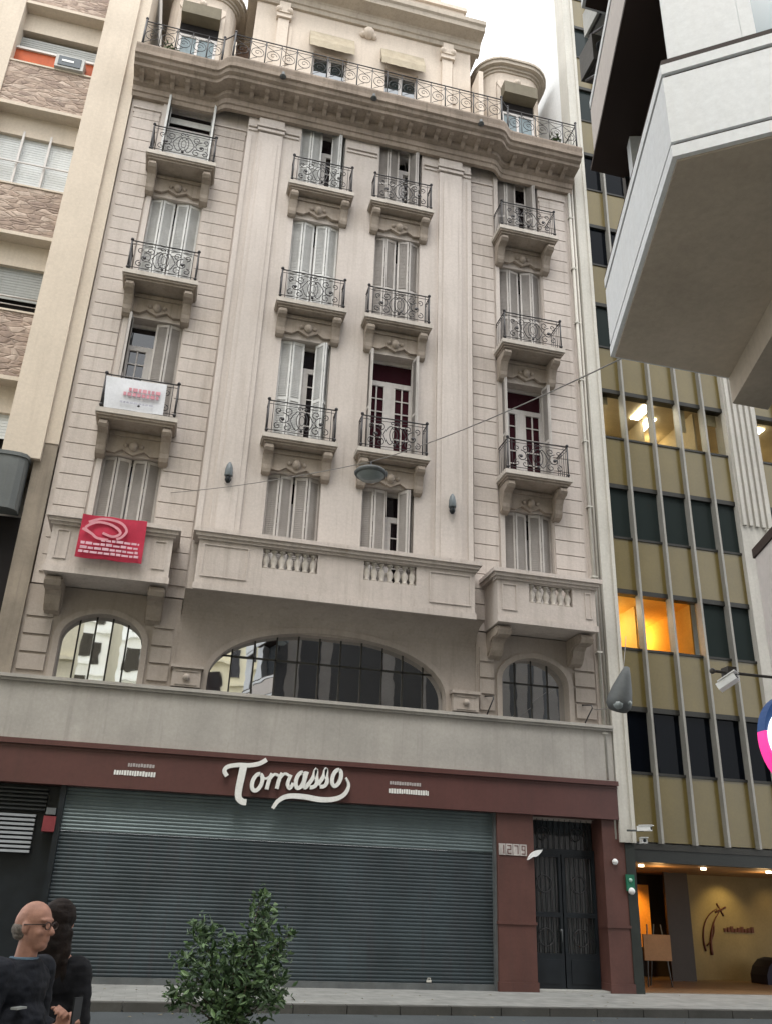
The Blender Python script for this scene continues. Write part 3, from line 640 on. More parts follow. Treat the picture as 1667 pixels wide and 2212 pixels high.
def turret(x0, x1, mirrored):
    # rounded corner pavilion
    def outline(e, y0=Y1):
        r_ = .75
        pts = [(x0 - e, 4)]
        pts += [(x0 - e + (r_ + e) - (r_ + e) * math.cos(t), y0 - e + (r_ + e) - (r_ + e) * math.sin(t)) for t in [math.pi / 2 * i / 6 for i in range(7)]]
        pts += [(x1 + e - (r_ + e) + (r_ + e) * math.sin(t), y0 - e + (r_ + e) - (r_ + e) * math.cos(t)) for t in [math.pi / 2 * i / 6 for i in range(7)]]
        return pts + [(x1 + e, 4)]
    cx = (x0 + x1) / 2
    b = MB(); b.prism(outline(0), 'z', 26.1, 31.35, False); 
    o = b.build('turret', ATT, AB)
    # window recess: niche framed proud of the wall
    b = MB(); wx0, wx1 = cx - .66, cx + .66
    b.box(wx0 - .14, wx0, Y1 - .1, Y1 + .0, 26.1, 30.55); b.box(wx1, wx1 + .14, Y1 - .1, Y1 + .0, 26.1, 30.55)
    b.prism([(wx0 - .14, 30.5), (wx0, 30.3), (cx - .3, 30.42), (cx, 30.46), (cx + .3, 30.42), (wx1, 30.3), (wx1 + .14, 30.5), (wx1 + .14, 30.7), (cx, 30.85), (wx0 - .14, 30.7)], 'y', Y1 - .14, Y1)
    b.ball((cx, Y1 - .16, 30.75), .14); b.build('window_surround', ATT, o)
    b = MB(); b.box(wx0, wx1, Y1 - .5, Y1 - .004, 29.75, 30.3) ; b.build('awning_box', mat('olive_awning_box', (.17, .15, .11), .9, .1, 2, .3, .05), o)
    b = MB(); b.box(wx0 + .01, wx1 - .01, Y1 - .03, Y1 - .005, 26.11, 29.74); b.build('curtain', LBL, o)
    b = MB(); b.box(wx0 + .02, wx1 - .02, Y1 - .05, Y1 - .031, 29.2, 29.73); b.build('window', DARKIN, o)
    b = MB()
    for a in (wx0 + .02, cx - .05, wx1 - .1): b.box(a, a + .09, Y1 - .07, Y1 - .031, 26.11, 29.2)
    b.box(wx0 + .021, wx1 - .021, Y1 - .069, Y1 - .032, 29.1, 29.2); b.build('frame', FRAME, o)
    cs = MB()
    for e, za, zb in ((.06, 31.35, 31.45), (.14, 31.45, 31.55), (.3, 31.55, 31.7), (.36, 31.7, 31.8)): cs.prism(outline(e), 'z', za, zb)
    cs.build('turret_cornice', MC['attic_cornice_stone'], o)
    rf = MB(); rf.prism(outline(.1, Y1 + .1), 'z', 31.8, 31.95); rf.build('turret_roof', mat('dark_roof', (.12, .11, .1), .8, .2, 1), o)
turret(-3.1, -.75, False); turret(8.72, 11.05, True)
b = MB(); b.box(-.75, -.12, 2.6, 2.9, 26.1, 31.6); b.box(8.07, 8.72, 2.6, 2.9, 26.1, 31.6); b.split('recess_wall', mat('brown_recess_plaster', (.25, .17, .13), .9, .15, 1), AB)
b = MB(); b.box(8.12, 8.3, .1, 2.5, 26.1, 30.2); b.box(-.72, -.6, .4, 2.4, 26.1, 29); b.split('terrace_divider', ATT, AB)
# terrace railing along the cornice edge
def terrace(xs, y):
    b = MB(); x0, x1 = xs
    for z, r in ((27.2, .02), (27.08, .01), (26.2, .012)): b.tube([(x0, y, z), (x1, y, z)], r, 5)
    n_ = max(1, round((x1 - x0) / .5)); d = (x1 - x0) / n_
    for k in range(n_ + 1):
        xx = x0 + d * k; b.tube([(xx, y, 26.1), (xx, y, 27.2)], .014 if k % 2 else .022, 5)
        if k < n_:
            c = xx + d / 2; b.tube(arc(c, 26.64, .2, 0, 2 * math.pi, y, 12)[:-1], .011, 5, closed=True); b.tube(spiral(c, 26.64, .12, 0, 1, y, 8), .009, 5)
            b.tube(bez((xx, y, 27.08), (xx + .1, y, 26.9), (c - .05, y, 26.95), (c, y, 26.86), 5), .009, 5); b.tube(bez((xx + d, y, 27.08), (xx + d - .1, y, 26.9), (c + .05, y, 26.95), (c, y, 26.86), 5), .009, 5)
            b.tube(bez((xx, y, 26.2), (xx + .1, y, 26.4), (c - .05, y, 26.35), (c, y, 26.43), 5), .009, 5)
    for xx in (x0, x1): b.tube([(xx, y, 26.1), (xx, y, 27.28)], .035, 6); b.ball((xx, y, 27.32), .05)
    b.build('terrace_railing', IRON, AB)
terrace((-3.4, -.95), -1.02); terrace((-.62, 8.4), -1.33); terrace((8.75, 11.3), -1.02)
for xa in ((-.95, -1.02, -.62, -1.33), (8.4, -1.33, 8.75, -1.02)):
    b = MB(); b.tube([(xa[0], xa[1], 27.2), (xa[2], xa[3], 27.2)], .02, 5); b.tube([(xa[0], xa[1], 26.2), (xa[2], xa[3], 26.2)], .012, 5); b.build('terrace_railing', IRON, AB)
b = MB(); b.tube([(11.3, -1.02, 27.2), (11.3, .6, 27.2)], .02, 5); b.tube([(11.3, -1.02, 26.6), (11.3, .6, 26.6)], .012, 5)
for k in range(8): b.tube([(11.3, -1.02 + .2 * k, 26.1), (11.3, -1.02 + .2 * k, 27.2)], .01, 5)
b.build('terrace_railing', IRON, AB)
# pots and boxes on the terrace
for (xx, yy, rr, lab) in ((-2.55, -.55, .2, 'dark planter on the left end of the roof terrace'), (10.65, -.6, .17, 'dark round pot on the right end of the roof terrace')):
    p = thing('planter_pot', lab, 'planter', None, (xx, yy, 26.1)); b = MB(); b.lathe([(.001, 0), (rr * .7, 0), (rr, .42), (rr * 1.08, .45), (rr * .9, .45), (.001, .4)], (0, 0, 0), 12); b.build('pot', DKBR, p)
    b = MB()
    for k in range(60):
        a, r_, h_ = random.uniform(0, 6.28), random.uniform(0, rr * 1.3), random.uniform(.4, .8); c = Vector((r_ * math.cos(a), r_ * math.sin(a), h_)); d = Vector((random.uniform(-1, 1), random.uniform(-1, 1), random.uniform(-.3, 1))).normalized() * .08; e = d.cross(Vector((random.random(), random.random(), 1))).normalized() * .03
        b.add([c - d, c - e, c + d, c + e], [(0, 1, 2, 3)])
    b.build('foliage', mat('pot_foliage', (.05, .08, .03), .7, .3, 4), p)

for (xx, yy) in ((1.0, -1.48), (3.95, -1.48), (7.6, -1.48)):
    b = MB(); b.lathe([(.001, 0), (.05, -.02), (.06, -.12), (.11, -.2), (.001, -.22)], (xx, yy, 25.86), 8); b.tube([(xx, yy, 25.85), (xx, yy + .2, 26.0)], .015, 5); b.build('cornice_light', GREYMET, AB)
rl = random.Random(5); b = MB()
for _ in range(70):
    x, y = rl.uniform(-6, 16), rl.choice((rl.uniform(-3.2, -.3), rl.uniform(-4.4, -3.6))); z = .156 if y > -3.3 else .010; a = rl.uniform(0, 6.3); s_ = rl.uniform(.02, .06)
    b.add([(x + s_ * math.cos(a), y + s_ * math.sin(a), z), (x - s_ * .5 * math.sin(a), y + s_ * .5 * math.cos(a), z + .012), (x - s_ * math.cos(a), y - s_ * math.sin(a), z), (x + s_ * .5 * math.sin(a), y - s_ * .5 * math.cos(a), z + .005)], [(0, 1, 2, 3)])
tag(b.build('litter', mat('dry_leaf_litter', (.22, .19, .13), .9, .3, 3, 0, 0)), kind='stuff'); bpy.data.objects['litter']['label'] = 'dry leaves and scraps scattered along the kerb'; bpy.data.objects['litter']['category'] = 'litter'
# ================================================================== LEFT NEIGHBOUR
NB = thing('apartment_building', 'beige apartment block with brown rubble stone spandrels on the far left', 'building', None)
RUB = rubble('rubble_stone')
b = MB(); b.box(-4.8, -3.86, -.25, 1.2, 11.86, 44); b.box(-12, -7.25, -.12, 1.2, 6.45, 44); b.box(-3.86, -3.52, -.12, 1.2, 12.4, 44); b.split('facade_wall', NBW, NB)
b = MB(); b.box(-12, -3.56, 1.21, 12, 3, 44); b.build('building_body', NBL, NB)
b = MB()
sp = [(28.0, 29.9), (31.8, 33.7), (35.6, 37.5), (23.62, 25.28), (18.85, 20.5), (14.2, 16.2), (9.0, 12.0)]
for z0, z1 in sp: b.box(-7.25, -4.8, -.06, .12, z0, z1)
b.split('stone_spandrel', RUB, NB)
b = MB()
for z0, z1 in sp: b.box(-7.25, -4.8, -.1, 1.2, z0 - .12, z0 - .002); b.box(-7.25, -4.8, -.09, .3, z1 + .002, z1 + .06)
for z0, z1 in sp[:6]: b.box(-7.25, -4.8, .3, 1.2, z0 - .9, z0 - .121)
b.split('sill_slab', NBW, NB, .0)
SHT = mat('white_roller_blind', (.60, .62, .62), .6, .08, 1, .1, .03, 20); SHG = mat('grey_roller_blind', (.30, .31, .30), .6, .1, 1, .2, .03, 20)
def blind(z0, z1, y, m):
    b = MB(); z = z0
    while z < z1: b.box(-7.25, -4.8, y, y + .02, z, z + .075); b.box(-7.25, -4.8, y + .01, y + .03, z + .075, z + .09); z += .09
    b.build('roller_blind', m, NB)
blind(21.0, 22.95, .42, SHT); blind(16.9, 18.5, .42, SHG); blind(26.2, 26.9, .42, SHG); blind(12.6, 13.9, .42, SHT)
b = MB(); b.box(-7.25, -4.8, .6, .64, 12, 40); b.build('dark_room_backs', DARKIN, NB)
b = MB(); b.box(-7.25, -4.8, .2, .26, 20.62, 20.72); b.box(-7.25, -4.8, .2, .24, 21.6, 21.64)
for k in range(4): b.box(-7.2 + .78 * k, -7.14 + .78 * k, .28, .34, 20.6, 22.9)
b.split('window_frame', FRAME, NB, .06)
b = MB(); b.tube([(-7.25, .05, 16.75), (-4.8, .05, 16.75)], .03, 6); b.tube([(-7.25, .05, 16.5), (-4.8, .05, 16.5)], .015, 5); b.split('hand_rail', FRAME, NB)
ORG = mat('orange_painted_panel', (.42, .085, .025), .7, .3, 1.5, .4, .05, dirt=(.2, .04, .02)); YEL = mat('yellow_painted_panel', (.42, .33, .07), .7, .2, 2, .2, .05)
b = MB(); b.box(-7.25, -4.8, .2, .3, 25.3, 26.12); b.build('orange_panel', ORG, NB)
b = MB(); b.box(-6.75, -5.9, .16, .19, 25.32, 25.62); b.build('yellow_panel', YEL, NB)
b = MB(); b.box(-7.25, -4.8, .14, .2, 26.12, 26.2); b.build('window_frame', FRAME, NB)
a = thing('air_conditioner', 'window air conditioner set in the orange panel of the beige block', 'air conditioner')
b = MB(); b.box(-5.95, -5.1, -.2, .2, 25.34, 25.86); b.build('casing', mat('ac_casing', (.42, .42, .4), .5, .1, 3, .2), a)
b = MB(); b.box(-5.86, -5.19, -.225, -.2, 25.41, 25.79); b.build('grille', mat('ac_grille', (.06, .075, .09), .5, .1, 3), a)
b = MB(); b.box(-5.75, -5.4, -.235, -.226, 25.56, 25.64); b.build('badge', WHITE, a)
# shop front of the neighbour: rounded grey metal canopy and dark opening
b = MB(); pts = [(-12, -.5), (-4.5, -.5), (-4.3, -.47), (-4.17, -.4), (-4.12, -.28), (-4.12, 0), (-12, 0)]
b.prism(pts, 'z', 10.35, 11.75); b.prism([(p[0] + (.03 if p[0] > -11 else 0), p[1] - (.03 if p[1] < 0 else 0)) for p in pts], 'z', 11.75, 11.85)
o = b.build('canopy', mat('blue_grey_canopy_metal', (.10, .108, .108), .45, .25, .7, .4, .05, 8, dirt=(.1, .1, .095)), NB)
b = MB(); b.box(-12, -3.9, .1, .4, 6.44, 10.34); b.build('dark_shopfront', DARKIN, NB)
b = MB(); b.box(-12, -4.3, .42, .9, .15, 4.99); b.build('dark_shopfront', DKIRON, NB)
b = MB(); b.box(-4.02, -3.53, -.10, .4, 6.44, 12.39); b.build('narrow_pier', mat('dirty_pier_stone', (.24, .205, .165), .9, .25, 1, .5, .2, 20), NB)

# ================================================================== GREEN OFFICE BUILDING
GB = thing('office_building', 'modern office building with olive glass spandrels and thin vertical fins, lobby lit below', 'building')
XR = 24.0; FZ = [5.3 + 3.37 * k for k in range(12)]; TOP = 46
b = MB(); b.box(11.58, 11.97, -.16, .5, 3.53, TOP); b.box(11.9, 12.0, -.2, -.161, 3.53, TOP); b.build('white_pier', WPIER, GB)
b = MB(); b.box(16.44, 17.6, -.1, .5, 3.4, TOP)
for k in range(5): xx = 16.5 + .22 * k; b.box(xx, xx + .12, -.18, -.101, 12.95, TOP)
b.box(17.3, 17.6, -.2, -.102, 3.4, 12.9)
b.build('ribbed_pier', mat('ribbed_concrete', (.45, .43, .39), .85, .08, 1, .4, .1, 20, dirt=(.27, .26, .23)), GB)
pan = MB(); pan.add([(0, 0, 0), (1, 0, 0), (1, 0, 1), (0, 0, 1)], [(0, 1, 2, 3)])
xs = [12.0, 12.8, 13.78, 14.73, 15.65, 16.44]; xs2 = [17.6, 18.5, 19.45, 20.4, 21.35, 22.3, 23.2, 24]
lo = 3.55
for z in [0] + FZ:
    z0 = 3.55 if z == 0 else z + 1.72; z1 = 5.3 if z == 0 else z + 3.37
    b = MB()
    for q in (xs, xs2):
        for a, c in zip(q[:-1], q[1:]): b.box(a, c, .06, .14, z0 + .04, z1 - .04)
    b.split('spandrel', GREEN, GB, .01)
b = MB()
for z in FZ: 
    for z0, z1 in ((z - .04, z + .03), (z + 1.62, z + 1.76)):
        b.box(12, 16.44, .03, .3, z0, z1); b.box(17.6, XR, .03, .3, z0, z1)
b.box(11.97, XR, .0, .3, 3.4, 3.55)
b.split('window_rail', mat('dark_window_rail', (.025, .024, .02), .5, .1, 2), GB)
GL = glass('office_glass', (.86, .86, .80), -.04, ior=1.25); GLD = glass('office_glass_dark', (1, 1, 1), -.02, False, (.024, .031, .030), 1.3); GLB = glass('office_glass_black', (1, 1, 1), .0, False, (.003, .004, .006), 1.15)
pm = {m.name: None for m in (GL, GLD, GLB)}
for m in (GL, GLD, GLB): q = pan.mesh('window_pane', m); pm[m.name] = q
for fi, z in enumerate(FZ):
    for gi, q in enumerate((xs, xs2)):
        for k, (a, c) in enumerate(zip(q[:-1], q[1:])):
            m = GLD
            if fi == 3: m = GL
            if fi == 1 and gi == 0 and k < 3: m = GL
            if fi == 0 or (fi > 4 and gi == 0 and fi in (5, 6)): m = GLB
            if fi > 8 and gi == 1: continue
            o = inst('window_pane', pm[m.name], GB, (a, .12, z + .03)); o.scale = (c - a, 1, 1.6)
fin = MB(); fin.box(-.034, .034, -.12, .12, 3.55, TOP); fin.box(-.02, .02, .12, .2, 3.55, TOP); FN = fin.mesh('fin', ALU)
for xx in xs[1:-1] + xs2[1:-1]: inst('fin', FN, GB, (xx, 0, 0))
# bodies: dark core behind plus two lit office floors
b = MB()
core = [(0, FZ[1] - .1)]
def slabbox(z0, z1): b.box(12.0, XR, .5, 14, z0, z1)
slabbox(3.56, FZ[1] - .1); slabbox(FZ[1] + 1.8, FZ[3] - .1); slabbox(FZ[3] + 1.9, 30); b.box(11.6, 11.999, .5, 14, 3.56, 26); b.box(11.6, 11.999, .5, 4.5, 26, TOP); b.box(12, XR, .5, 4.5, 30, TOP)
b.build('building_body', mat('party_wall', (.78, .79, .79), .9, .04, .4, .1, .05, 10, dirt=(.5, .5, .48)), GB)
b = MB(); b.box(12, XR, 6, 6.1, FZ[3] - .1, FZ[3] + 1.9); b.box(12, XR, .5, 6, FZ[3] + 1.78, FZ[3] + 1.9); b.box(12, XR, .5, 6, FZ[3] - .1, FZ[3]); b.box(14.3, 14.4, 1.5, 6, FZ[3], FZ[3] + 1.78); b.box(15.7, 15.75, .6, 4, FZ[3], FZ[3] + 1.78); b.build('office_room', OFFW, GB)
b = MB(); b.box(12, 14.76, 5, 5.1, FZ[1] - .1, FZ[1] + 1.8); b.box(12, 14.76, .5, 5, FZ[1] + 1.7, FZ[1] + 1.8); b.box(12, 14.76, .5, 5, FZ[1] - .1, FZ[1]); b.box(14.72, 14.76, .5, 5, FZ[1], FZ[1] + 1.7); b.box(13.3, 13.36, 1.2, 5, FZ[1], FZ[1] + 1.7); b.build('office_room', ORNW, GB)
LT = emit('ceiling_light_tube', (1, .95, .8), 9)
def clight(x, y, z, sx, sy, nm='ceiling_light', rz=0):
    b = MB(); b.box(-sx / 2, sx / 2, -sy / 2, sy / 2, -.04, 0); o = b.build(nm, LT, GB, (x, y, z)); o.rotation_euler = (0, 0, rz)
for x, y in ((12.42, 1.5), (14.05, 1.0), (14.6, 1.7), (18.4, 1.2), (16.0, 2.2), (20.5, 1.5)): clight(x, y, FZ[3] + 1.76, .3, .9, rz=.0)
clight(12.35, 1.5, FZ[1] + 1.68, .34, 1.1)
def lamp(x, y, z, e, col, r=.15, kind='POINT'):
    l = bpy.data.lights.new('room_lamp', kind); l.energy = e; l.color = col; l.shadow_soft_size = r
    o = bpy.data.objects.new('room_lamp', l); S.collection.objects.link(o); o.location = (x, y, z); o.parent = GB; return o
lamp(13.0, 2.9, FZ[1] + 1.35, 34, (1, .70, .25)); lamp(14.2, 2.9, FZ[1] + 1.3, 32, (1, .66, .22))
for x in (12.8, 15.2, 18.8, 21): lamp(x, 2.5, FZ[3] + 1.5, 11, (1, .78, .42))
b = MB(); b.box(12.5, 12.78, 1.0, 1.2, FZ[1], FZ[1] + .3); b.build('desk_screen', DKIRON, GB)
b = MB(); b.box(14.0, 14.35, 3.5, 4.9, FZ[1], FZ[1] + .8); b.build('cabinet', mat('office_cabinet', (.3, .2, .1), .7, .1, 2), GB)
for xx, zz in ((12.9, .9), (15.1, .6), (17.9, .8)): b = MB(); b.box(xx, xx + .5, 1.1, 1.3, FZ[3], FZ[3] + zz * .5); b.build('desk_screen', DKIRON, GB)
for xx, hh in ((14.85, .9), (16.0, .5), (12.1, .35)): b = MB(); b.box(xx, xx + .35, .3, .33, FZ[3] + 1.7 - hh, FZ[3] + 1.7); b.build('blind', mat('office_blind', (.35, .3, .2), .8, .1, 2), GB)
# lobby
b = MB(); b.box(11.97, XR, .02, .3, 3.1, 3.4); b.build('lobby_lintel', mat('dark_lintel', (.02, .022, .02), .5, .1, 1), GB)
b = MB(); b.box(11.72, 11.98, -.1, .9, .15, 3.5); b.build('dark_pier', mat('dark_green_granite', (.022, .026, .022), .4, .2, 3, 0, .02), GB)
b = MB(); b.box(11.97, XR, .3, 7, .03, .16); b.build('lobby_floor', LFLOOR, GB)
b = MB(); b.box(11.97, XR, .3, 7, 3.1, 3.2); b.box(11.9, 11.99, .3, 7, .16, 3.1); b.build('lobby_ceiling', mat('lobby_ceiling_brown', (.28, .17, .08), .7, .1, 1), GB)
b = MB(); b.box(16.2, XR, 5, 5.1, .16, 3.1); b.build('lobby_wall', WARM, GB)
b = MB(); b.box(11.97, 19.5, 6.3, 6.4, .16, 3.1); b.box(15.4, 16.19, 4.4, 4.5, .16, 3.1); b.split('dark_lobby_wall', mat('dark_lobby_panelling', (.035, .025, .018), .5, .2, 1), GB)
b = MB(); b.box(14.2, 15.35, 5.3, 5.36, 1.0, 2.75); b.build('orange_wall_panel', mat('orange_panel', (.8, .33, .05), .6, .1, 1), GB)
b = MB()   # abstract curved mark and bar painted on the lobby wall
b.tube(bez((16.95, 4.98, .95), (16.8, 4.98, 1.6), (17.1, 4.98, 2.0), (17.5, 4.98, 2.15), 10), .03, 5, .012); b.tube(bez((17.15, 4.98, .85), (17.1, 4.98, 1.4), (17.3, 4.98, 1.8), (17.55, 4.98, 2.05), 10), .05, 5, .012); b.tube(bez((17.0, 4.98, 1.1), (17.3, 4.98, 1.3), (17.35, 4.98, 1.6), (17.3, 4.98, 1.75), 8), .022, 5)
b.tube([(17.5, 4.98, 2.3), (17.7, 4.98, 1.95)], .025, 5); b.tube([(17.42, 4.98, 2.05), (17.8, 4.98, 2.2)], .025, 5)
for k in range(9): b.box(17.65 + .12 * k, 17.74 + .12 * k, 4.96, 4.995, 1.5, 1.6 + .03 * (k % 3))
b.build('wall_emblem', mat('dark_red_paint', (.09, .03, .02), .7, .1, 1), GB)
b = MB(); b.prism([(18.0, .16), (18.0, .4), (18.1, .62), (18.3, .8), (18.55, .86), (18.8, .8), (19.0, .62), (19.15, .4), (19.9, .3), (19.9, .16)], 'y', 3.6, 4.4); b.build('reception_seat', mat('dark_blue_upholstery', (.02, .02, .035), .8, .2, 2), GB)
SPT = emit('lobby_spotlight', (1, .8, .5), 6)
for x, y in ((12.75, 1.0), (14.6, 1.0), (16.6, 1.0), (18.6, 1.0)): b = MB(); b.lathe([(.001, 0), (.07, 0), (.07, .05), (.001, .05)], (x, y, 3.04), 10); b.build('spotlight', SPT, GB)
def spot(x, y, z, tx, ty, tz, e, col, ang=70):
    l = bpy.data.lights.new('lobby_lamp', 'SPOT'); l.energy = e; l.color = col; l.spot_size = R(ang); l.spot_blend = .8; l.shadow_soft_size = .08
    o = bpy.data.objects.new('lobby_lamp', l); S.collection.objects.link(o); o.location = (x, y, z); o.rotation_euler = (Vector((x, y, z)) - Vector((tx, ty, tz))).to_track_quat('Z', 'Y').to_euler(); o.parent = GB
spot(17.6, 4.0, 3.0, 17.6, 5, 1.7, 34, (1, .75, .3), 90); spot(19.4, 3.8, 3.0, 19.4, 5, 1.5, 14, (1, .7, .3), 90); spot(14.6, 4.2, 3.0, 14.8, 5.3, 1.6, 80, (1, .6, .15), 70)
lamp(13.6, 1.6, 2.8, 10, (1, .55, .2)); lamp(17.0, 1.8, 2.8, 10, (1, .6, .25))
e_ = thing('easel_stand', 'thin framed easel stand on the orange lobby floor', 'easel', None, (13.6, 2.0, .16))
b = MB(); b.tube([(-.35, 0, 0), (-.2, .1, 1.5)], .02, 5); b.tube([(.35, 0, 0), (.2, .1, 1.5)], .02, 5); b.tube([(0, .5, 0), (0, .1, 1.5)], .02, 5); b.build('leg', GREYMET, e_)
b = MB(); b.box(-.4, .4, -.02, .04, .62, 1.25); b.build('board', mat('easel_board', (.30, .16, .07), .6, .1, 2), e_)

# ================================================================== NEAR BUILDING WITH OVERHANG (right)
CB = thing('corner_building', 'pale panelled corner building jutting overhead with a big brown-grey soffit', 'building')
H0 = 7.0
P1 = Vector((3.92, -14.89)); P2 = Vector((3.13, -17.39)); d3 = (Vector((3.69, -17.8)) - P2).normalized(); P3 = P2 + d3 * 9
P4 = Vector((P3.x + .5, -32)); P5 = Vector((22, -32)); P6 = Vector((22, -14.89))
POLY = [P1, P2, P3, P4, P5, P6]
def off(poly, e):
    out = []; n = len(poly)
    for i in range(n):
        a, p, c = poly[i - 1], poly[i], poly[(i + 1) % n]
        d1, d2 = (p - a).normalized(), (c - p).normalized(); n1, n2 = Vector((d1.y, -d1.x)), Vector((d2.y, -d2.x))
        bis = (n1 + n2).normalized(); out.append(p - bis * e / max(.3, bis.dot(n1)))
    return out
sgn = -1 if (off(POLY, .1)[0].x > POLY[0].x) else 1   # positive offset must go outwards
def ring(e): return [(p.x, p.y) for p in off(POLY, e * sgn)]
def slab(nm, e, z0, z1, m):
    b = MB(); b.prism(ring(e), 'z', z0, z1); return b.build(nm, m, CB)
for bz in (H0, H0 + 2.62, H0 + 5.24):
    slab('fascia_trim', 0, bz, bz + .11, PANEL); slab('fascia_groove', -.03, bz + .11, bz + .15, DKBR)
    o = slab('parapet_panel', -.005, bz + .15, bz + .83, PANELP if bz == H0 + 2.62 else PANEL)
    slab('fascia_groove', -.03, bz + .83, bz + .87, DKBR); slab('fascia_trim', .0, bz + .87, bz + .97, PANEL); slab('sill_rail', -.01, bz + .97, bz + 1.03, DKBR)
slab('soffit', -.04, H0 - .02, H0 - .001, SOFB); slab('soffit', -.04, H0 + 2.60, H0 + 2.619, DKBR); slab('soffit', -.04, H0 + 5.22, H0 + 5.239, DKBR)
slab('window_head', .04, H0 + 2.55, H0 + 2.60, DKBR)
BLG = mat('glass_painted_sky_reflection', (.24, .31, .35), .15, .06, .8, 0, 0, spec=.5, fine=0)  # sky reflection in the ribbon glass painted as a pale blue colour
uu = (P2 - P1).normalized(); nin = Vector((-uu.y, uu.x)); nin = nin if nin.x > 0 else -nin
v3 = (P3 - P2).normalized(); n3 = Vector((-v3.y, v3.x)); n3 = n3 if n3.y > 0 else -n3
w1 = P1 + nin * .52 + uu * .3; w2a = P2 + nin * .52 - uu * .35; w2b = P2 + v3 * .55 + n3 * .1
for bz in (H0, H0 + 2.62):
    pts = [w2b, P3 + n3 * .1, Vector((P4.x + .2, P4.y + .2)), Vector((21.8, -31.8)), Vector((21.8, -15.1)), w1 + Vector((.3, 0))]
    b = MB(); b.prism([(p.x, p.y) for p in pts], 'z', bz + 1.03, bz + 2.55); b.build('ribbon_window', BLG, CB)
    b = MB(); q = [w1 + Vector((.02, 0)), w2a, w2a + nin * .1, w1 + nin * .1]; b.prism([(p.x, p.y) for p in q], 'z', bz + 1.03, bz + 2.55); b.build('side_window', mat('side_window_dark', (.05, .055, .06), .15, .2, 1, 0, 0), CB)
    b = MB(); q = [P2 + v3 * .06 + n3 * .07, P2 + v3 * .62 + n3 * .07, P2 + v3 * .62 + n3 * .3, P2 + v3 * .06 + n3 * .45]; b.prism([(p.x, p.y) for p in q], 'z', bz + 1.03, bz + 2.55); b.build('corner_post', PANEL, CB)
    b = MB()
    for t in (.62, 1.75, 2.9, 4.0, 5.2): c = P2 + v3 * t; q = [c + n3 * .06, c + v3 * .1 + n3 * .06, c + v3 * .1 + n3 * .12, c + n3 * .12]; b.prism([(p.x, p.y) for p in q], 'z', bz + 1.03, bz + 2.55)
    for t in (.3,): c = P1 + uu * t + nin * .3; q = [c, c + uu * .15, c + uu * .15 + nin * .2, c + nin * .2]; b.prism([(p.x, p.y) for p in q], 'z', bz + 1.03, bz + 2.55)
    b.split('window_post', PANEL, CB)
b = MB(); u = Vector((-.3015, -.9535)); c0 = Vector((5.25, -14.93))
def wallpoly(c, L, th): 
    q = c + u * L; return [(c.x, c.y), (q.x, q.y), (q.x + th, q.y), (c.x + th, c.y)]
b.prism(wallpoly(c0, 2.2, .42), 'z', 6.67, H0 - .021); b.build('soffit_beam', DKBR if False else SOFB, CB)
b = MB(); b.prism(wallpoly(c0, 2.4, .4), 'z', .12, 4.96); b.prism([(5.651, -14.93), (5.651, -15.3), (22, -15.3), (22, -14.93)], 'z', .12, 4.96); b.split('ground_floor_wall', mat('pinkish_wall_panel', (.50, .46, .44), .7, .05, 1, .15, .03, 10, dirt=(.4, .37, .35)), CB)
b = MB(); b.prism([(x - .015, y) for x, y in wallpoly(c0 + Vector((0, .015)), 2.4, .45)], 'z', 4.962, 5.05); b.prism([(5.69, -14.915), (5.69, -15.32), (22, -15.32), (22, -14.915)], 'z', 4.962, 5.05); b.split('coping', DKBR, CB)
b = MB(); b.box(7.3, 22, -31, -15.4, .12, 6.95); b.build('building_core', mat('dark_core_glass', (.03, .035, .04), .2, .1, 1, 0, 0), CB)
b = MB(); b.prism([(p[0] + 0, p[1]) for p in [(4.6, -18.5), (9.5, -22.2), (9.9, -31), (7.2, -31), (7.2, -22)]], 'z', .12, 6.95); b.build('building_core', PANELP, CB)
slab('sky_blocking_storeys', -.01, H0 + 6.27, 27, PANEL)  # unseen storeys added above the frame to block sky light
b = MB(); b.box(4.3, 21.9, -14.885, -14.82, 7.2, 26.8); b.build('street_glazing', mat('dark_street_glazing', (.035, .037, .04), .3, .15, .6, 0, 0), CB)
b = MB()
for k in range(9): b.box(5.0 + 1.9 * k, 5.5 + 1.9 * k, -14.9, -14.8, 7.2, 26.8)
b.split('street_pier', mat('street_pier_grey', (.16, .15, .14), .8, .1, 1), CB)
# AC units on brackets at the far corner
for (xx, yy, z0, sc, lab) in ((4.32, -14.6, 12.35, .8, 'upper air conditioner unit hanging off the pale corner building'), (4.22, -14.6, 11.5, .82, 'lower dark louvred air conditioner hanging off the pale corner building')):
    a = thing('air_conditioner', lab, 'air conditioner', 'air conditioners on the corner building', (xx, yy, z0))
    b = MB(); b.box(-.14, .3, -.2, .15, 0, .55 * sc); b.build('casing', mat('ac_casing', (.42, .42, .4), .5, .1, 3, .2) if sc < .81 else mat('dark_ac_casing', (.07, .065, .06), .6, .2, 4), a)
    b = MB(); b.lathe([(.001, -.01), (.15, -.01), (.16, 0), (.001, 0)], (.06, -.205, .27 * sc), 14, 'y'); b.build('fan', DKIRON, a)
    b = MB(); b.tube([(-.1, -.3, -.03), (-.1, .1, -.03), (-.1, -.38, -.4)], .02, 5); b.tube([(.3, -.3, -.03), (.3, .1, -.03), (.3, -.38, -.4)], .02, 5); b.split('bracket', IRON, a)

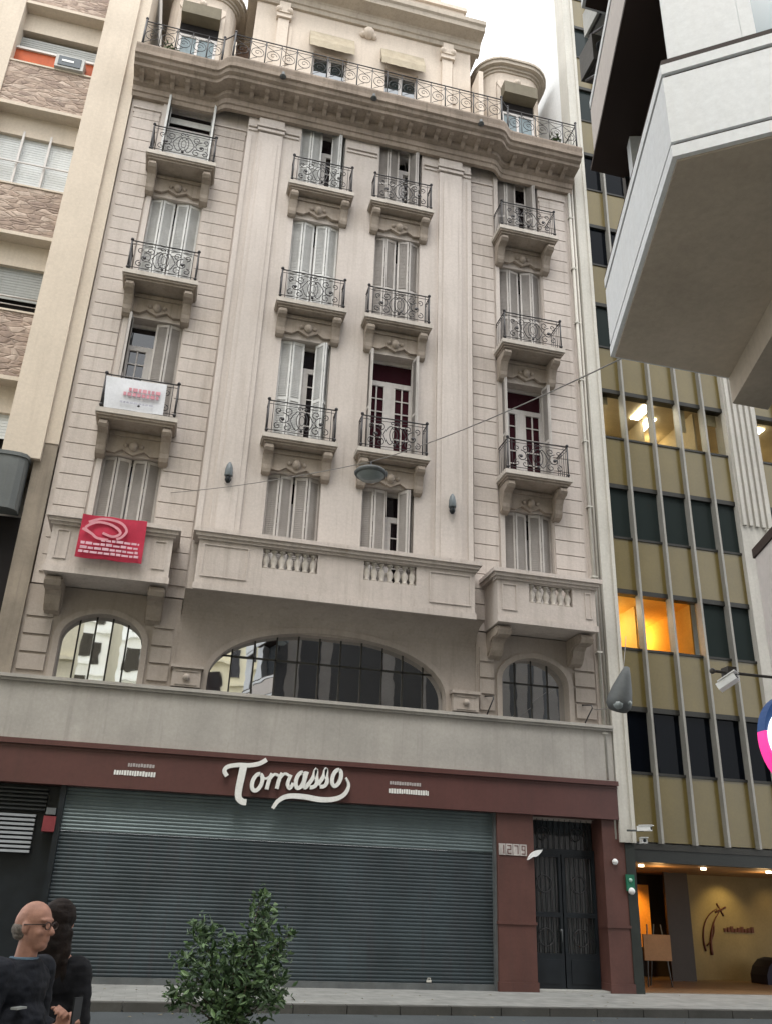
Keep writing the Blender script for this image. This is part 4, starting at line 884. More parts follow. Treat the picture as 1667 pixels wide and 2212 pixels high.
# ================================================================== BUILDINGS BEHIND THE VIEWER (seen in the window reflections, one added to block light)
def backb(x0, x1, y, h, m, lab, cols, floors, ww=1.1, hh=1.7):
    o = thing('apartment_building', lab, 'building', 'buildings behind the viewer, seen as reflections')
    b = MB(); b.box(x0, x1, y - 12, y, 0, h)
    for k in range(floors): z = 4 + (h - 5) * k / floors; b.box(x0 - .1, x1 + .1, y, y + .25, z - .35, z - .15)
    b.box(x0 - .3, x1 + .3, y - .3, y + .6, h, h + .5); b.build('wall', m, o)
    b = MB()
    for k in range(floors):
        z = 4 + (h - 5) * k / floors
        for c in range(cols): xc = x0 + (x1 - x0) * (c + .5) / cols; b.box(xc - ww / 2, xc + ww / 2, y + .01, y + .06, z + .3, z + .3 + hh)
    b.build('window', PANE, o)
CRM = mat('warm_cream_render', (.80, .74, .55), .9, .06, .5, .1, .05); WHT = mat('white_render', (.86, .88, .88), .9, .05, .5, .1, .05); GRD = mat('grey_render', (.16, .15, .14), .9, .1, .5, .2, .05)
backb(-2.4, 5.0, -40, 24, CRM, 'cream block reflected in the arched windows', 3, 6, 1.5, 1.9)
backb(5.2, 8.0, -46, 40, WHT, 'slim white tower reflected in the arched windows', 3, 10)
backb(-8, -2.6, -44, 30, WHT, 'white block reflected in the left arched window', 3, 8, .9)
backb(-34, -4.6, -18.5, 27, CRM, 'wide unseen cream block, added left of the viewer to shade the facade', 8, 6)  # not reflected; added to keep sky light off the lower facade
backb(8.2, 34, -44, 70, GRD, 'dark grey block behind the viewer to the right', 6, 8)

# ================================================================== SIGNS AND BANNERS
def ribbon(pts, ws, y0, y1, mb, n=None):
    P = [Vector(p) for p in pts]; L = []; Rr = []
    for i, p in enumerate(P):
        t = (P[min(i + 1, len(P) - 1)] - P[max(i - 1, 0)]).normalized(); nn = Vector((-t.y, t.x)); w_ = ws[i] if isinstance(ws, (list, tuple)) else ws
        L.append(p + nn * w_ / 2); Rr.append(p - nn * w_ / 2)
    n = len(P); vs = [(v.x, y0, v.y) for v in L + Rr] + [(v.x, y1, v.y) for v in L + Rr]; m = 2 * n; fs = []
    for i in range(n - 1):
        fs += [(i, i + 1, n + i + 1, n + i), (m + i, m + n + i, m + n + i + 1, m + i + 1), (i, m + i, m + i + 1, i + 1), (n + i, n + i + 1, m + n + i + 1, m + n + i)]
    fs += [(0, n, m + n, m), (n - 1, m + n - 1, m + 2 * n - 1, 2 * n - 1)]
    mb.add(vs, fs)
def smooth(pts, k=5):
    out = []; n = len(pts)
    for i in range(n - 1):
        p0, p1, p2, p3 = pts[max(i - 1, 0)], pts[i], pts[i + 1], pts[min(i + 2, n - 1)]
        for j in range(k):
            t = j / k; out.append(tuple(.5 * (2 * b_ + (c_ - a_) * t + (2 * a_ - 5 * b_ + 4 * c_ - d_) * t * t + (3 * b_ - a_ - 3 * c_ + d_) * t ** 3) for a_, b_, c_, d_ in zip(p0, p1, p2, p3)))
    return out + [pts[-1]]
SG = MB(); Y0, Y1_ = -.30, -.21
def stroke(pts, w0, w1=None, k=5):
    q = smooth(pts, k); n = len(q); w1 = w1 if w1 is not None else w0
    ribbon(q, [(w0 + (w1 - w0) * i / (n - 1)) for i in range(n)], Y0 + random.uniform(-.002, .002), Y1_, SG)
def taper(pts, w, k=6):
    q = smooth(pts, k); n = len(q); ribbon(q, [w * (.35 + .65 * math.sin(math.pi * min(1, .12 + .9 * i / (n - 1)))) for i in range(n)], Y0 + random.uniform(-.002, .002), Y1_, SG)
stroke([(1.62, 4.47), (1.55, 4.58), (1.62, 4.68), (1.86, 4.735), (2.12, 4.745), (2.34, 4.80), (2.50, 4.90)], .09, .10)
stroke([(1.98, 4.74), (1.95, 4.47), (1.92, 4.2), (1.93, 4.02), (2.02, 3.93), (2.12, 3.92)], .17, .13)
def base(t): return 4.22 + .052 * t * 2.2   # rising baseline
def LP(u, v): return (u, 4.19 + (u - 2.2) * .118 + v)      # text runs uphill
def ltr_o(x, w_=.2, h_=.38):
    s_ = .20
    stroke([( (x + w_ * .5 + w_ * .5 * math.cos(a) + s_ * (h_ / 2 + h_ / 2 * math.sin(a))), LP(x, h_ / 2 + h_ / 2 * math.sin(a))[1]) for a in [R(80 + 36 * i) for i in range(11)]], .088)
def ltr_m(x, humps=3, w_=.155, h_=.36):
    s_ = .2
    for i in range(humps):
        xx = x + i * w_
        stroke([(xx, LP(xx, 0)[1]), (xx + s_ * h_ * .6, LP(xx, h_ * .62)[1]), (xx + s_ * h_ + .03, LP(xx, h_)[1])], .086)
        if i < humps - 1 or True: stroke([(xx + s_ * h_ * .5, LP(xx, h_ * .55)[1]), (xx + .1 + s_ * h_ * .8, LP(xx, h_ * .97)[1]), (xx + w_ + s_ * h_, LP(xx, h_ * .8)[1])], .06)
    xx = x + humps * w_; stroke([(xx + s_ * h_, LP(xx, h_ * .85)[1]), (xx + .01, LP(xx, .1)[1]), (xx + .07, LP(xx, .0)[1]), (xx + .14, LP(xx, .12)[1])], .078)
def ltr_a(x, w_=.18, h_=.36):
    ltr_o(x, w_, h_); xx = x + w_; s_ = .2
    stroke([(xx + s_ * h_ + .02, LP(xx, h_)[1]), (xx + .03, LP(xx, .08)[1]), (xx + .08, LP(xx, 0)[1]), (xx + .15, LP(xx, .1)[1])], .086)
def ltr_s(x, h_=.38):
    stroke([(x - .02, LP(x, .04)[1]), (x + .1, LP(x, h_ * .6)[1]), (x + .15, LP(x, h_ + .03)[1]), (x + .17, LP(x, h_ * .65)[1]), (x + .19, LP(x, h_ * .3)[1]), (x + .14, LP(x, .02)[1]), (x + .03, LP(x, -.01)[1])], .086)
ltr_o(2.18, .22, .38); stroke([(2.42, 4.50), (2.52, 4.47), (2.6, 4.52)], .05)
ltr_m(2.56, 2, .235); ltr_a(3.20, .19); ltr_s(3.54); ltr_s(3.78); ltr_o(4.06, .2, .38)
taper([(2.74, 3.82), (2.86, 4.0), (3.08, 4.11), (3.45, 4.12), (3.85, 4.08), (4.2, 4.12), (4.42, 4.25), (4.5, 4.45), (4.42, 4.62)], .12)
SIGNW = mat('raised_sign_white', (.68, .68, .65), .5, .05, 3, .1, .02)
tag(SG.build('shop_sign', SIGNW), 'large white raised script letters reading Tomasso over the closed shop', 'sign')
HB = MB()
q = [(2.1, 4.34), (4.3, 4.62)]
def small_text(x0, x1, z, h, seed, nm, lab):
    rnd = random.Random(seed); b = MB(); x = x0
    while x < x1 - .03:
        w_ = rnd.uniform(.035, .055); b.box(x, min(x + w_, x1), -.19, -.181, z + rnd.uniform(0, h * .12), z + h * rnd.uniform(.86, 1.0)); x += w_ + .014
    return b
for (xa, xb, xc, xd, sd_, lab) in ((-.9, .02, -.62, -.0, 3, 'small two-line white lettering left of the big script sign'), (5.5, 6.5, 5.52, 6.3, 9, 'small two-line white lettering right of the big script sign')):
    t = thing('small_sign', lab, 'sign'); small_text(xa, xb, 4.34, .12, sd_, '', '').build('lettering', SIGNW, t)
    small_text(xc, xd, 4.54, .085, sd_ + 1, '', '').build('lettering', mat('faded_lettering', (.36, .33, .32), .6, .1, 3), t)
# house number tiles
t = thing('number_plaque', 'four white number tiles on the brown pillar beside the entrance door', 'sign')
b = MB()
for k in range(4): b.box(8.33 + .185 * k, 8.50 + .185 * k, -.1, -.081, 3.09, 3.35)
b.build('tile', mat('worn_white_tile', (.40, .37, .35), .4, .2, 5, .2), t)
b = MB()
SEG = {'1': 'bc', '2': 'abged', '4': 'fgbc', '9': 'abfgcd', '7': 'abc'}
for k, ch in enumerate('1279'):
    x0 = 8.365 + .185 * k; x1 = x0 + .1; z0 = 3.12; z1 = 3.32; zm = 3.22; th = .02; D = {'a': (x0, x1, z1 - th, z1), 'g': (x0, x1, zm - th / 2, zm + th / 2), 'd': (x0, x1, z0, z0 + th), 'b': (x1 - th, x1, zm, z1), 'c': (x1 - th, x1, z0, zm), 'f': (x0, x0 + th, zm, z1), 'e': (x0, x0 + th, z0, zm)}
    for c in SEG[ch]: v = D[c]; b.box(v[0], v[1], -.106, -.1005, v[2], v[3])
b.build('numeral', mat('number_red_brown', (.12, .05, .045), .5), t)
# curved white wall light by the door
t = thing('wall_light', 'small white curved lamp projecting at the left top of the entrance door', 'lamp', None, (9.22, -.12, 3.1))
b = MB(); b.prism(bez((-.16, -.1), (-.1, .08), (.05, .14), (.22, .15), 7) + bez((.22, .15), (.16, .04), (.08, .0), (.04, -.02), 5) + [(-.04, -.03)], 'y', -.07, .05); b.build('shade', WHITE, t)
b = MB(); b.tube([(0, .06, .02), (.1, .3, .02)], .015, 5); b.build('arm', IRON, t)
# round white fittings and the green sign
for (xx, zz, yy, r_, lab) in ((11.4, 3.06, -.1, .075, 'small round white lamp on the brown pillar right of the door'), (11.79, 2.4, -.12, .085, 'round white lamp under the green sign on the dark pier')):
    b = MB(); b.ball((0, 0, 0), r_, 10); b.lathe([(.001, .0), (r_ * .6, 0), (r_ * .6, .04), (.001, .04)], (0, 0, 0), 10, 'y'); tag(b.build('round_lamp', WHITE, None, (xx, yy - .03, zz)), lab, 'lamp')
t = thing('green_sign', 'small green sign with a pale mark on the dark pier', 'sign', None, (11.78, -.12, 2.62))
b = MB(); b.box(-.11, .11, -.03, .015, -.22, .16); b.build('board', mat('green_sign_paint', (.01, .13, .07), .5, .1, 3), t)
b = MB(); b.ball((0, -.03, .03), .05); b.build('mark', mat('pale_green_mark', (.3, .5, .4), .5), t)
# red alarm box
t = thing('alarm_box', 'dull red alarm box on the dark jamb left of the roller shutter', 'alarm', None, (-2.1, .02, 3.25)); b = MB(); b.box(-.13, .13, -.12, .25, -.17, .15); b.build('case', mat('dull_red', (.17, .03, .035), .5, .1, 3), t); b = MB(); b.box(-.1, .1, -.14, .25, .18, .32); b.build('cover', GREYMET, t)
# red banner on the left stone balcony
t = thing('banner', 'red banner with pale looping emblem hung on the left stone balcony', 'banner')
def cloth(c, y, amp, nx, nz, seed):
    b = MB(); rnd = random.Random(seed); vs = []
    for j in range(nz + 1):
        for i in range(nx + 1):
            s_, r_ = i / nx, j / nz
            x = (c[0][0] * (1 - s_) + c[1][0] * s_) * (1 - r_) + (c[3][0] * (1 - s_) + c[2][0] * s_) * r_; z = (c[0][1] * (1 - s_) + c[1][1] * s_) * (1 - r_) + (c[3][1] * (1 - s_) + c[2][1] * s_) * r_
            vs.append((x, y + amp * math.sin(s_ * 9 + seed) * (.4 + .6 * math.sin(r_ * 3)) + amp * .5 * math.sin(r_ * 7 + s_ * 4) + .03 * r_, z - amp * .5 * abs(math.sin(s_ * 7))))
    n = nx + 1; fs = [(j * n + i, j * n + i + 1, (j + 1) * n + i + 1, (j + 1) * n + i) for j in range(nz) for i in range(nx)]
    b.add(vs + [(v[0], v[1] + .008, v[2]) for v in vs], fs + [tuple(k + len(vs) for k in f)[::-1] for f in fs], True); return b
RB = mat('red_banner_cloth', (.42, .028, .06), .8, .12, 2, .2, .05, dirt=(.25, .03, .05))
cloth([(-2.47, 10.12), (-.98, 10.12), (-.97, 9.04), (-2.49, 9.04)], -1.27, .028, 22, 12, 1).build('cloth', RB, t)
LGP = mat('banner_pale_print', (.60, .26, .30), .8, .1, 3); LGW = mat('banner_white_print', (.62, .38, .44), .8, .2, 6)
b = MB(); sav = (Y0, Y1_); Y0, Y1_ = -1.325, -1.315; SG = b
stroke([(-2.2, 9.62), (-2.35, 9.75), (-2.1, 9.92), (-1.75, 9.88), (-1.55, 9.72), (-1.7, 9.6), (-1.95, 9.66)], .06); stroke([(-2.3, 9.9), (-2.0, 10.02), (-1.6, 9.98), (-1.42, 9.8), (-1.5, 9.62), (-1.62, 9.55)], .06)
stroke([(-2.42, 9.72), (-2.2, 9.62), (-2.05, 9.52), (-1.8, 9.5)], .06); b.build('emblem', LGP, t)
b = MB(); SG = b; rnd = random.Random(4)
for z, xa, xb in ((9.45, -1.95, -1.08), (9.34, -2.4, -1.1), (9.23, -2.4, -1.06), (9.13, -2.42, -1.06)):
    x = xa
    while x < xb: w_ = rnd.uniform(.07, .16); b.box(x, min(x + w_, xb), -1.325, -1.315, z, z + rnd.uniform(.045, .07)); x += w_ + .025
b.build('lettering', LGW, t)
Y0, Y1_ = sav
t = thing('banner', 'white banner with faded red print tied to a left balcony railing', 'banner')
cloth([(-2.60, 14.24), (-1.05, 14.24), (-1.04, 13.33), (-2.53, 13.33)], -.82, .012, 14, 8, 2).build('cloth', mat('white_banner_cloth', (.62, .63, .66), .7, .06, 2, .1, .03), t)
b = MB(); rnd = random.Random(8)
for z, xa, xb, h_ in ((13.86, -1.98, -1.25, .1), (13.72, -2.1, -1.2, .1)):
    x = xa
    while x < xb: w_ = rnd.uniform(.06, .12); b.box(x, x + w_, -.862, -.852, z, z + h_); x += w_ + .03
b.build('lettering', mat('faded_red_print', (.52, .24, .28), .8, .2, 5), t)
b = MB()
for z, xa, xb, h_ in ((13.5, -2.15, -1.35, .04),):
    x = xa
    while x < xb: w_ = rnd.uniform(.05, .1); b.box(x, x + w_, -.862, -.852, z, z + h_); x += w_ + .025
b.build('lettering', mat('faded_grey_print', (.4, .4, .46), .8, .2, 5), t)

# wall lanterns
for (xx, lab) in ((.83, 'slim grey wall lantern on the left smooth pilaster'), (6.97, 'slim grey wall lantern on the right smooth pilaster')):
    t = thing('wall_lantern', lab, 'lamp', 'lanterns on the pilasters', (xx, -.52, 12.08))
    b = MB(); b.lathe([(.001, .32), (.035, .30), (.075, .22), (.1, .1), (.11, -.08), (.1, -.1), (.001, -.1)], (0, 0, 0), 10); b.build('shade', mat('lantern_grey', (.13, .15, .16), .4, .1, 4), t)
    b = MB(); b.lathe([(.06, -.1), (.085, -.2), (.05, -.28), (.001, -.3)], (0, 0, 0), 10); b.build('lens', DKIRON, t)
    b = MB(); b.tube([(0, 0, .1), (0, .1, .1)], .02, 5); b.build('bracket', GREYMET, t)
# suspended street lamps and wires
CABm = mat('grey_cable', (.22, .21, .2), .6, .1, 3, 0, 0); CABd = mat('dark_cable', (.05, .045, .04), .6, .1, 3, 0, 0)
t = thing('street_lamp', 'grey disc-shaped street lamp hanging from a wire in front of the central windows', 'street lamp', None, (3.43, -6, 9.86))
b = MB(); b.lathe([(.001, .14), (.10, .14), (.14, .08), (.30, .04), (.34, -.01), (.31, -.06), (.001, -.06)], (0, 0, 0), 18); b.build('hood', GREYMET, t)
b = MB(); b.lathe([(.28, -.06), (.22, -.13), (.001, -.16)], (0, 0, 0), 16); b.build('lens', mat('lamp_lens', (.25, .28, .28), .2, .1, 4), t)
b = MB(); b.tube([(0, 0, .14), (0, 0, .26)], .02, 5); b.build('hanger', IRON, t)
def wire(nm, lab, pts, r, m, cat='cable'):
    out = []
    for p, q in zip(pts[:-1], pts[1:]):
        L = (Vector(q) - Vector(p)).length; n = 10
        for i in range(n): s_ = i / n; out.append((p[0] + (q[0] - p[0]) * s_, p[1] + (q[1] - p[1]) * s_, p[2] + (q[2] - p[2]) * s_ - L * .012 * 4 * s_ * (1 - s_)))
    out.append(pts[-1]); b = MB(); b.tube(out, r, 5); return tag(b.build(nm, m), lab, cat)
wire('overhead_cable', 'thin wire from the left facade to the hanging disc lamp', [(-.57, -.05, 11.5), (3.43, -6, 10.12)], .009, CABm)
wire('overhead_cable', 'wire from the disc lamp up to the brown-grey soffit on the right', [(3.43, -6, 10.12), (4.35, -14.8, 7.25)], .009, CABm)
t = thing('street_lamp', 'large grey teardrop street lamp slung beside the white pier at right', 'street lamp', None, (9.75, -4, 6.25))
b = MB(); b.lathe([(.001, .72), (.06, .7), (.13, .5), (.22, .2), (.28, -.08), (.27, -.2), (.2, -.3), (.001, -.33)], (0, 0, 0), 16); o = b.build('hood', GREYMET, t); o.rotation_euler = (R(8), R(14), 0)
b = MB(); b.ball((-.12, -.12, -.2), .13, 10, .8); b.ball((.08, -.16, -.16), .1, 10, .8); b.build('lens', mat('lamp_lens', (.25, .28, .28), .2, .1, 4), t)
wire('overhead_cable', 'pale wire from the teardrop lamp down to the hook beside the right arch', [(9.72, -4, 6.1), (11.1, -.1, 6.85)], .010, CABm)
wire('overhead_cable', 'pale wire from the teardrop lamp up to the white pier', [(9.85, -4, 6.8), (12.1, -.3, 8.9)], .010, CABm)
# cctv cameras
def cctv(loc, rz, lab, s=1.0, group='security cameras'):
    t = thing('security_camera', lab, 'security camera', group, loc, rz)
    b = MB(); b.box(-.08 * s, .08 * s, -.22 * s, .16 * s, -.07 * s, .06 * s); b.box(-.1 * s, .1 * s, -.27 * s, .1 * s, .065 * s, .085 * s); b.build('housing', WHITE, t)
    b = MB(); b.lathe([(.001, -.235 * s), (.045 * s, -.235 * s), (.05 * s, -.21 * s), (.001, -.2 * s)], (0, 0, 0), 10, 'y'); b.build('lens', DKIRON, t)
    return t
t = cctv((5.42, -14.0, 3.98), R(25), 'white security camera on a long dark arm at the right edge', .55)
t.rotation_euler = (R(-28), R(8), R(35))
b = MB(); b.tube([(5.28, -14.0, 4.09), (6.35, -14.0, 4.09), (6.35, -14.9, 4.09)], .016, 5); b.ball((5.28, -14.0, 4.09), .03); b.box(5.42, 5.52, -14.06, -13.94, 4.05, 4.14); tag(b.build('camera_arm', CABd), 'thin dark horizontal arm carrying the white security camera', 'bracket')
for (lc, rz, lab) in (((12.05, -.5, 3.86), R(40), 'upper security camera under the foot of the white pier'), ((12.02, -.5, 3.56), R(-20), 'lower security camera under the foot of the white pier')):
    t = cctv(lc, rz, lab, .9); b = MB(); b.tube([(0, 0, -.05), (-.1, .4, -.05)], .025, 5); b.build('bracket', GREYMET, t)
# lit oval sign
t = thing('oval_sign', 'glowing oval sign in navy, white and magenta at the right edge', 'sign', None, (6.16, -13.95, 3.47))
def ovalpart(rx, rz, y0, y1, m, nm, za=-1, zb=1, n=40):
    pts = [(rx * math.cos(2 * math.pi * i / n), rz * math.sin(2 * math.pi * i / n)) for i in range(n)]
    pts = [(x, max(za * rz, min(zb * rz, z))) for x, z in pts]; b = MB(); b.prism(pts, 'y', y0, y1); return b.build(nm, m, t)
ovalpart(.38, .46, -.06, .06, emit('sign_magenta', (.62, .03, .20), .7), 'lower_rim', -1, .15)
ovalpart(.38, .46, -.061, .061, emit('sign_navy', (.012, .035, .10), .6), 'upper_rim', .16, 1)
ovalpart(.35, .33, -.075, .075, emit('sign_white', (.9, .95, 1.0), 1.2), 'face')
b = MB(); b.tube(arc(-.12, .06, .05, R(40), R(320), -.08, 10), .012, 4); b.tube([(-.05, -.08, .02), (-.02, -.08, .1), (.02, -.08, .02)], .012, 4); b.build('lettering', mat('grey_sign_print', (.3, .33, .36), .5), t)
b = MB(); b.tube([(.2, 0, .1), (.2, -.94, .1)], .03, 6); b.tube([(.2, 0, .1), (.2, -.98, .1)], .025, 6); b.build('bracket', GREYMET, t)
# ================================================================== STREET TREE
TR = thing('street_tree', 'small leafy green street tree in front of the roller shutter', 'tree', None, (.83, -13.7, .12))
rt = random.Random(21)
LEAF = mat('leaf_green', (.040, .080, .030), .5, .35, 9, 0, 0, spec=.5); LEAF2 = mat('leaf_young', (.12, .20, .08), .5, .3, 9, 0, 0, spec=.5)
b = MB(); b.tube([(0, 0, 0), (.01, .01, .4), (-.02, 0, .8), (-.03, .02, 1.1)], .035, 8, .02)
cl = [  # crown clumps: x, y, z, radius
    (-.12, 0, .98, .20), (.08, .05, 1.0, .2), (-.02, -.05, .85, .16), (-.33, .02, 1.06, .16), (.22, -.02, 1.13, .2), (.0, .05, 1.18, .2), (-.2, -.05, 1.22, .17), (-.27, 0, 1.38, .14), (-.30, .03, 1.48, .10),
    (.14, .0, 1.33, .15), (.17, .02, 1.48, .13), (.2, 0, 1.62, .11), (.16, 0, 1.74, .07), (.34, .03, 1.40, .08), (.42, .02, 1.47, .05), (.3, .0, 1.26, .12), (-.42, .0, 1.25, .08), (-.02, 0, 1.34, .1), (-.05, 0, .7, .14), (.12, 0, .74, .12), (.3, 0, 1.0, .12), (-.46, 0, 1.0, .08)]
for (x, y, z, r) in cl: b.tube([(-.02, 0, .75), (x * .5, y * .5, .75 + (z - .75) * .6), (x, y, z)], .010, 5, .003)
for k in range(6):
    a = k * 1.05; b.tube([(0, 0, .5), (.1 * math.cos(a), .1 * math.sin(a), .9), (.16 * math.cos(a), .16 * math.sin(a), 1.1)], .008, 5, .003)
b.build('trunk', mat('bark', (.07, .055, .04), .9, .2, 8, 0, .3), TR)
for nm, mm, tot, sel in (('crown', LEAF, 1.0, 0), ('crown', LEAF2, .5, 1)):
    b = MB()
    for (x, y, z, r) in cl:
        n = int((95 if z > 1.15 else 150) * tot * (r / .15) ** 2.0) + 5
        for _ in range(n):
            d = Vector((rt.gauss(0, 1), rt.gauss(0, 1), rt.gauss(0, 1))).normalized() * r * (rt.random() ** .45) * rt.uniform(.6, 1.65)
            if sel and d.z < -.3 * r: continue
            c = Vector((x, y, z)) + d; L = rt.uniform(.012, .048); ax = (d.normalized() * .6 + Vector((rt.uniform(-1, 1), rt.uniform(-1, 1), rt.uniform(-.6, .8)))).normalized(); sd_ = ax.cross(Vector((rt.uniform(-1, 1), rt.uniform(-1, 1), rt.uniform(-1, 1)))).normalized() * L * .42; up = sd_.cross(ax).normalized() * L * .15
            b.add([c - ax * L, c - ax * L * .2 + sd_ + up, c + ax * L * .5 + sd_ * .7 + up, c + ax * L, c + ax * L * .5 - sd_ * .7 + up, c - ax * L * .2 - sd_ + up], [(0, 1, 2, 3), (0, 3, 4, 5)])
    b.build(nm, mm, TR)
pl_ = thing('tree_planter', 'square stone planter at the foot of the small street tree', 'planter', None, (.83, -13.7, .12)); b = MB()
for s_ in ((-.45, .45, -.45, -.38), (-.45, .45, .38, .45), (-.45, -.38, -.38, .38), (.38, .45, -.38, .38)): b.box(*s_, 0, .35)
b.build('box', KERB, pl_); b = MB(); b.box(-.379, .379, -.379, .379, 0, .28); b.build('soil', mat('soil', (.05, .035, .025), .95, .3, 6), pl_)

# ================================================================== PEOPLE
SKIN = mat('skin', (.36, .19, .14), .6, .2, 22, 0, .12, 140, spec=.35, fine=.02)
def remesh(mb, nm, m, parent, vox=.011, smooth_it=6, fold=0.0):
    me = mb.mesh(nm + '_raw', m); o = bpy.data.objects.new(nm + '_raw', me); S.collection.objects.link(o)
    r = o.modifiers.new('r', 'REMESH'); r.mode = 'VOXEL'; r.voxel_size = vox; r.use_smooth_shade = True
    s_ = o.modifiers.new('s', 'SMOOTH'); s_.factor = .5; s_.iterations = smooth_it
    dg = bpy.context.evaluated_depsgraph_get(); dg.update(); ev = bpy.data.meshes.new_from_object(o.evaluated_get(dg)); ev.name = nm
    bpy.data.objects.remove(o); ev.materials.clear(); ev.materials.append(m)
    for p in ev.polygons: p.use_smooth = True
    if fold > 0:
        from mathutils import noise
        ev.update(); nn = [v.normal.copy() for v in ev.vertices]
        for v, n_ in zip(ev.vertices, nn):
            q = v.co; v.co = q + n_ * fold * (noise.noise(Vector((q.x * 9, q.y * 9, q.z * 16))) + .5 * noise.noise(Vector((q.x * 24, q.y * 24, q.z * 40))))
    return inst(nm, ev, parent)
def limb(mb, pts, rs, n=12):
    pts = [Vector(p) for p in pts]
    for i in range(len(pts) - 1):
        p, q = pts[i], pts[i + 1]; t = (q - p).normalized(); a = t.orthogonal().normalized(); c = t.cross(a); vs = []; K = 5
        for k in range(K + 1):
            s_ = k / K; r = rs[i] + (rs[i + 1] - rs[i]) * s_; o = p + (q - p) * s_
            vs += [o + (a * math.cos(2 * math.pi * j / n) + c * math.sin(2 * math.pi * j / n)) * r for j in range(n)]
        fs = [(k * n + j, k * n + (j + 1) % n, (k + 1) * n + (j + 1) % n, (k + 1) * n + j) for k in range(K) for j in range(n)] + [tuple(range(n))[::-1], tuple(range(K * n, (K + 1) * n))]
        mb.add(vs, fs)
    for p, r in zip(pts, rs): ellip(mb, p, (r, r, r))
def ellip(mb, c, r, rot=None, n=16, k=10):
    vs = []
    for i in range(k + 1):
        a = math.pi * i / k
        for j in range(n):
            v = Vector((r[0] * (math.sin(a) + 1e-3) * math.cos(2 * math.pi * j / n), r[1] * (math.sin(a) + 1e-3) * math.sin(2 * math.pi * j / n), -r[2] * math.cos(a)))
            if rot: v = rot @ v
            vs.append(Vector(c) + v)
    mb.add(vs, [(i * n + j, i * n + (j + 1) % n, (i + 1) * n + (j + 1) % n, (i + 1) * n + j) for i in range(k) for j in range(n)] + [tuple(range(n))[::-1], tuple(range(k * n, (k + 1) * n))])
# local frame: +x is where the person faces, y is to their left, z up
def head(mb, hz, x0=0):
    ellip(mb, (x0 - .01, 0, hz + .035), (.098, .077, .095)); ellip(mb, (x0 + .015, 0, hz - .03), (.08, .066, .085)); ellip(mb, (x0 + .045, 0, hz - .085), (.045, .042, .035))
    ellip(mb, (x0 - .045, 0, hz + .02), (.07, .072, .08)); ellip(mb, (x0 + .072, 0, hz + .035), (.022, .055, .014))
    limb(mb, [(x0 + .088, 0, hz + .015), (x0 + .112, 0, hz - .025)], [.010, .016]); ellip(mb, (x0 + .098, .010, hz - .028), (.012, .010, .009)); ellip(mb, (x0 + .098, -.010, hz - .028), (.012, .010, .009))
    ellip(mb, (x0 + .085, 0, hz - .055), (.014, .026, .007)); ellip(mb, (x0 + .083, 0, hz - .066), (.013, .023, .007))
    for s_ in (-1, 1): ellip(mb, (x0 - .005, s_ * .078, hz - .005), (.022, .010, .032)); ellip(mb, (x0 + .06, s_ * .04, hz - .028), (.024, .02, .02))
    limb(mb, [(x0 - .03, 0, hz - .22), (x0 - .015, 0, hz - .06)], [.062, .055])
def hand(mb, wrist, dirv, upv, curl, s=1.0, side=1):
    w_ = Vector(wrist); d = Vector(dirv).normalized(); u_ = Vector(upv).normalized(); sdv = d.cross(u_).normalized() * side; u_ = sdv.cross(d).normalized() * side
    rot = Matrix((d, sdv, u_)).transposed()
    ellip(mb, w_ + d * .045, (.052 * s, .040 * s, .016 * s), rot); 
    for k, (o_, L) in enumerate(((-.030, .070), (-.010, .080), (.011, .075), (.030, .058))):
        p = w_ + d * .085 * s + sdv * o_ * s; pts = [p]; a = R(18)
        for j, f in enumerate((.45, .32, .23)): q = pts[-1] + (d * math.cos(a) - u_ * math.sin(a)) * L * f * s; pts.append(q); a += curl * (1 + .15 * k)
        limb(mb, pts, [.0095, .009, .008, .0065], 8)
    p = w_ + d * .03 * s - sdv * .034 * s; limb(mb, [p, p + (d * .6 - sdv * .7 - u_ * .3).normalized() * .035, p + (d * .6 - sdv * .7 - u_ * .3).normalized() * .035 + (d * .9 - sdv * .1 - u_ * .5).normalized() * .03], [.013, .011, .008], 8)
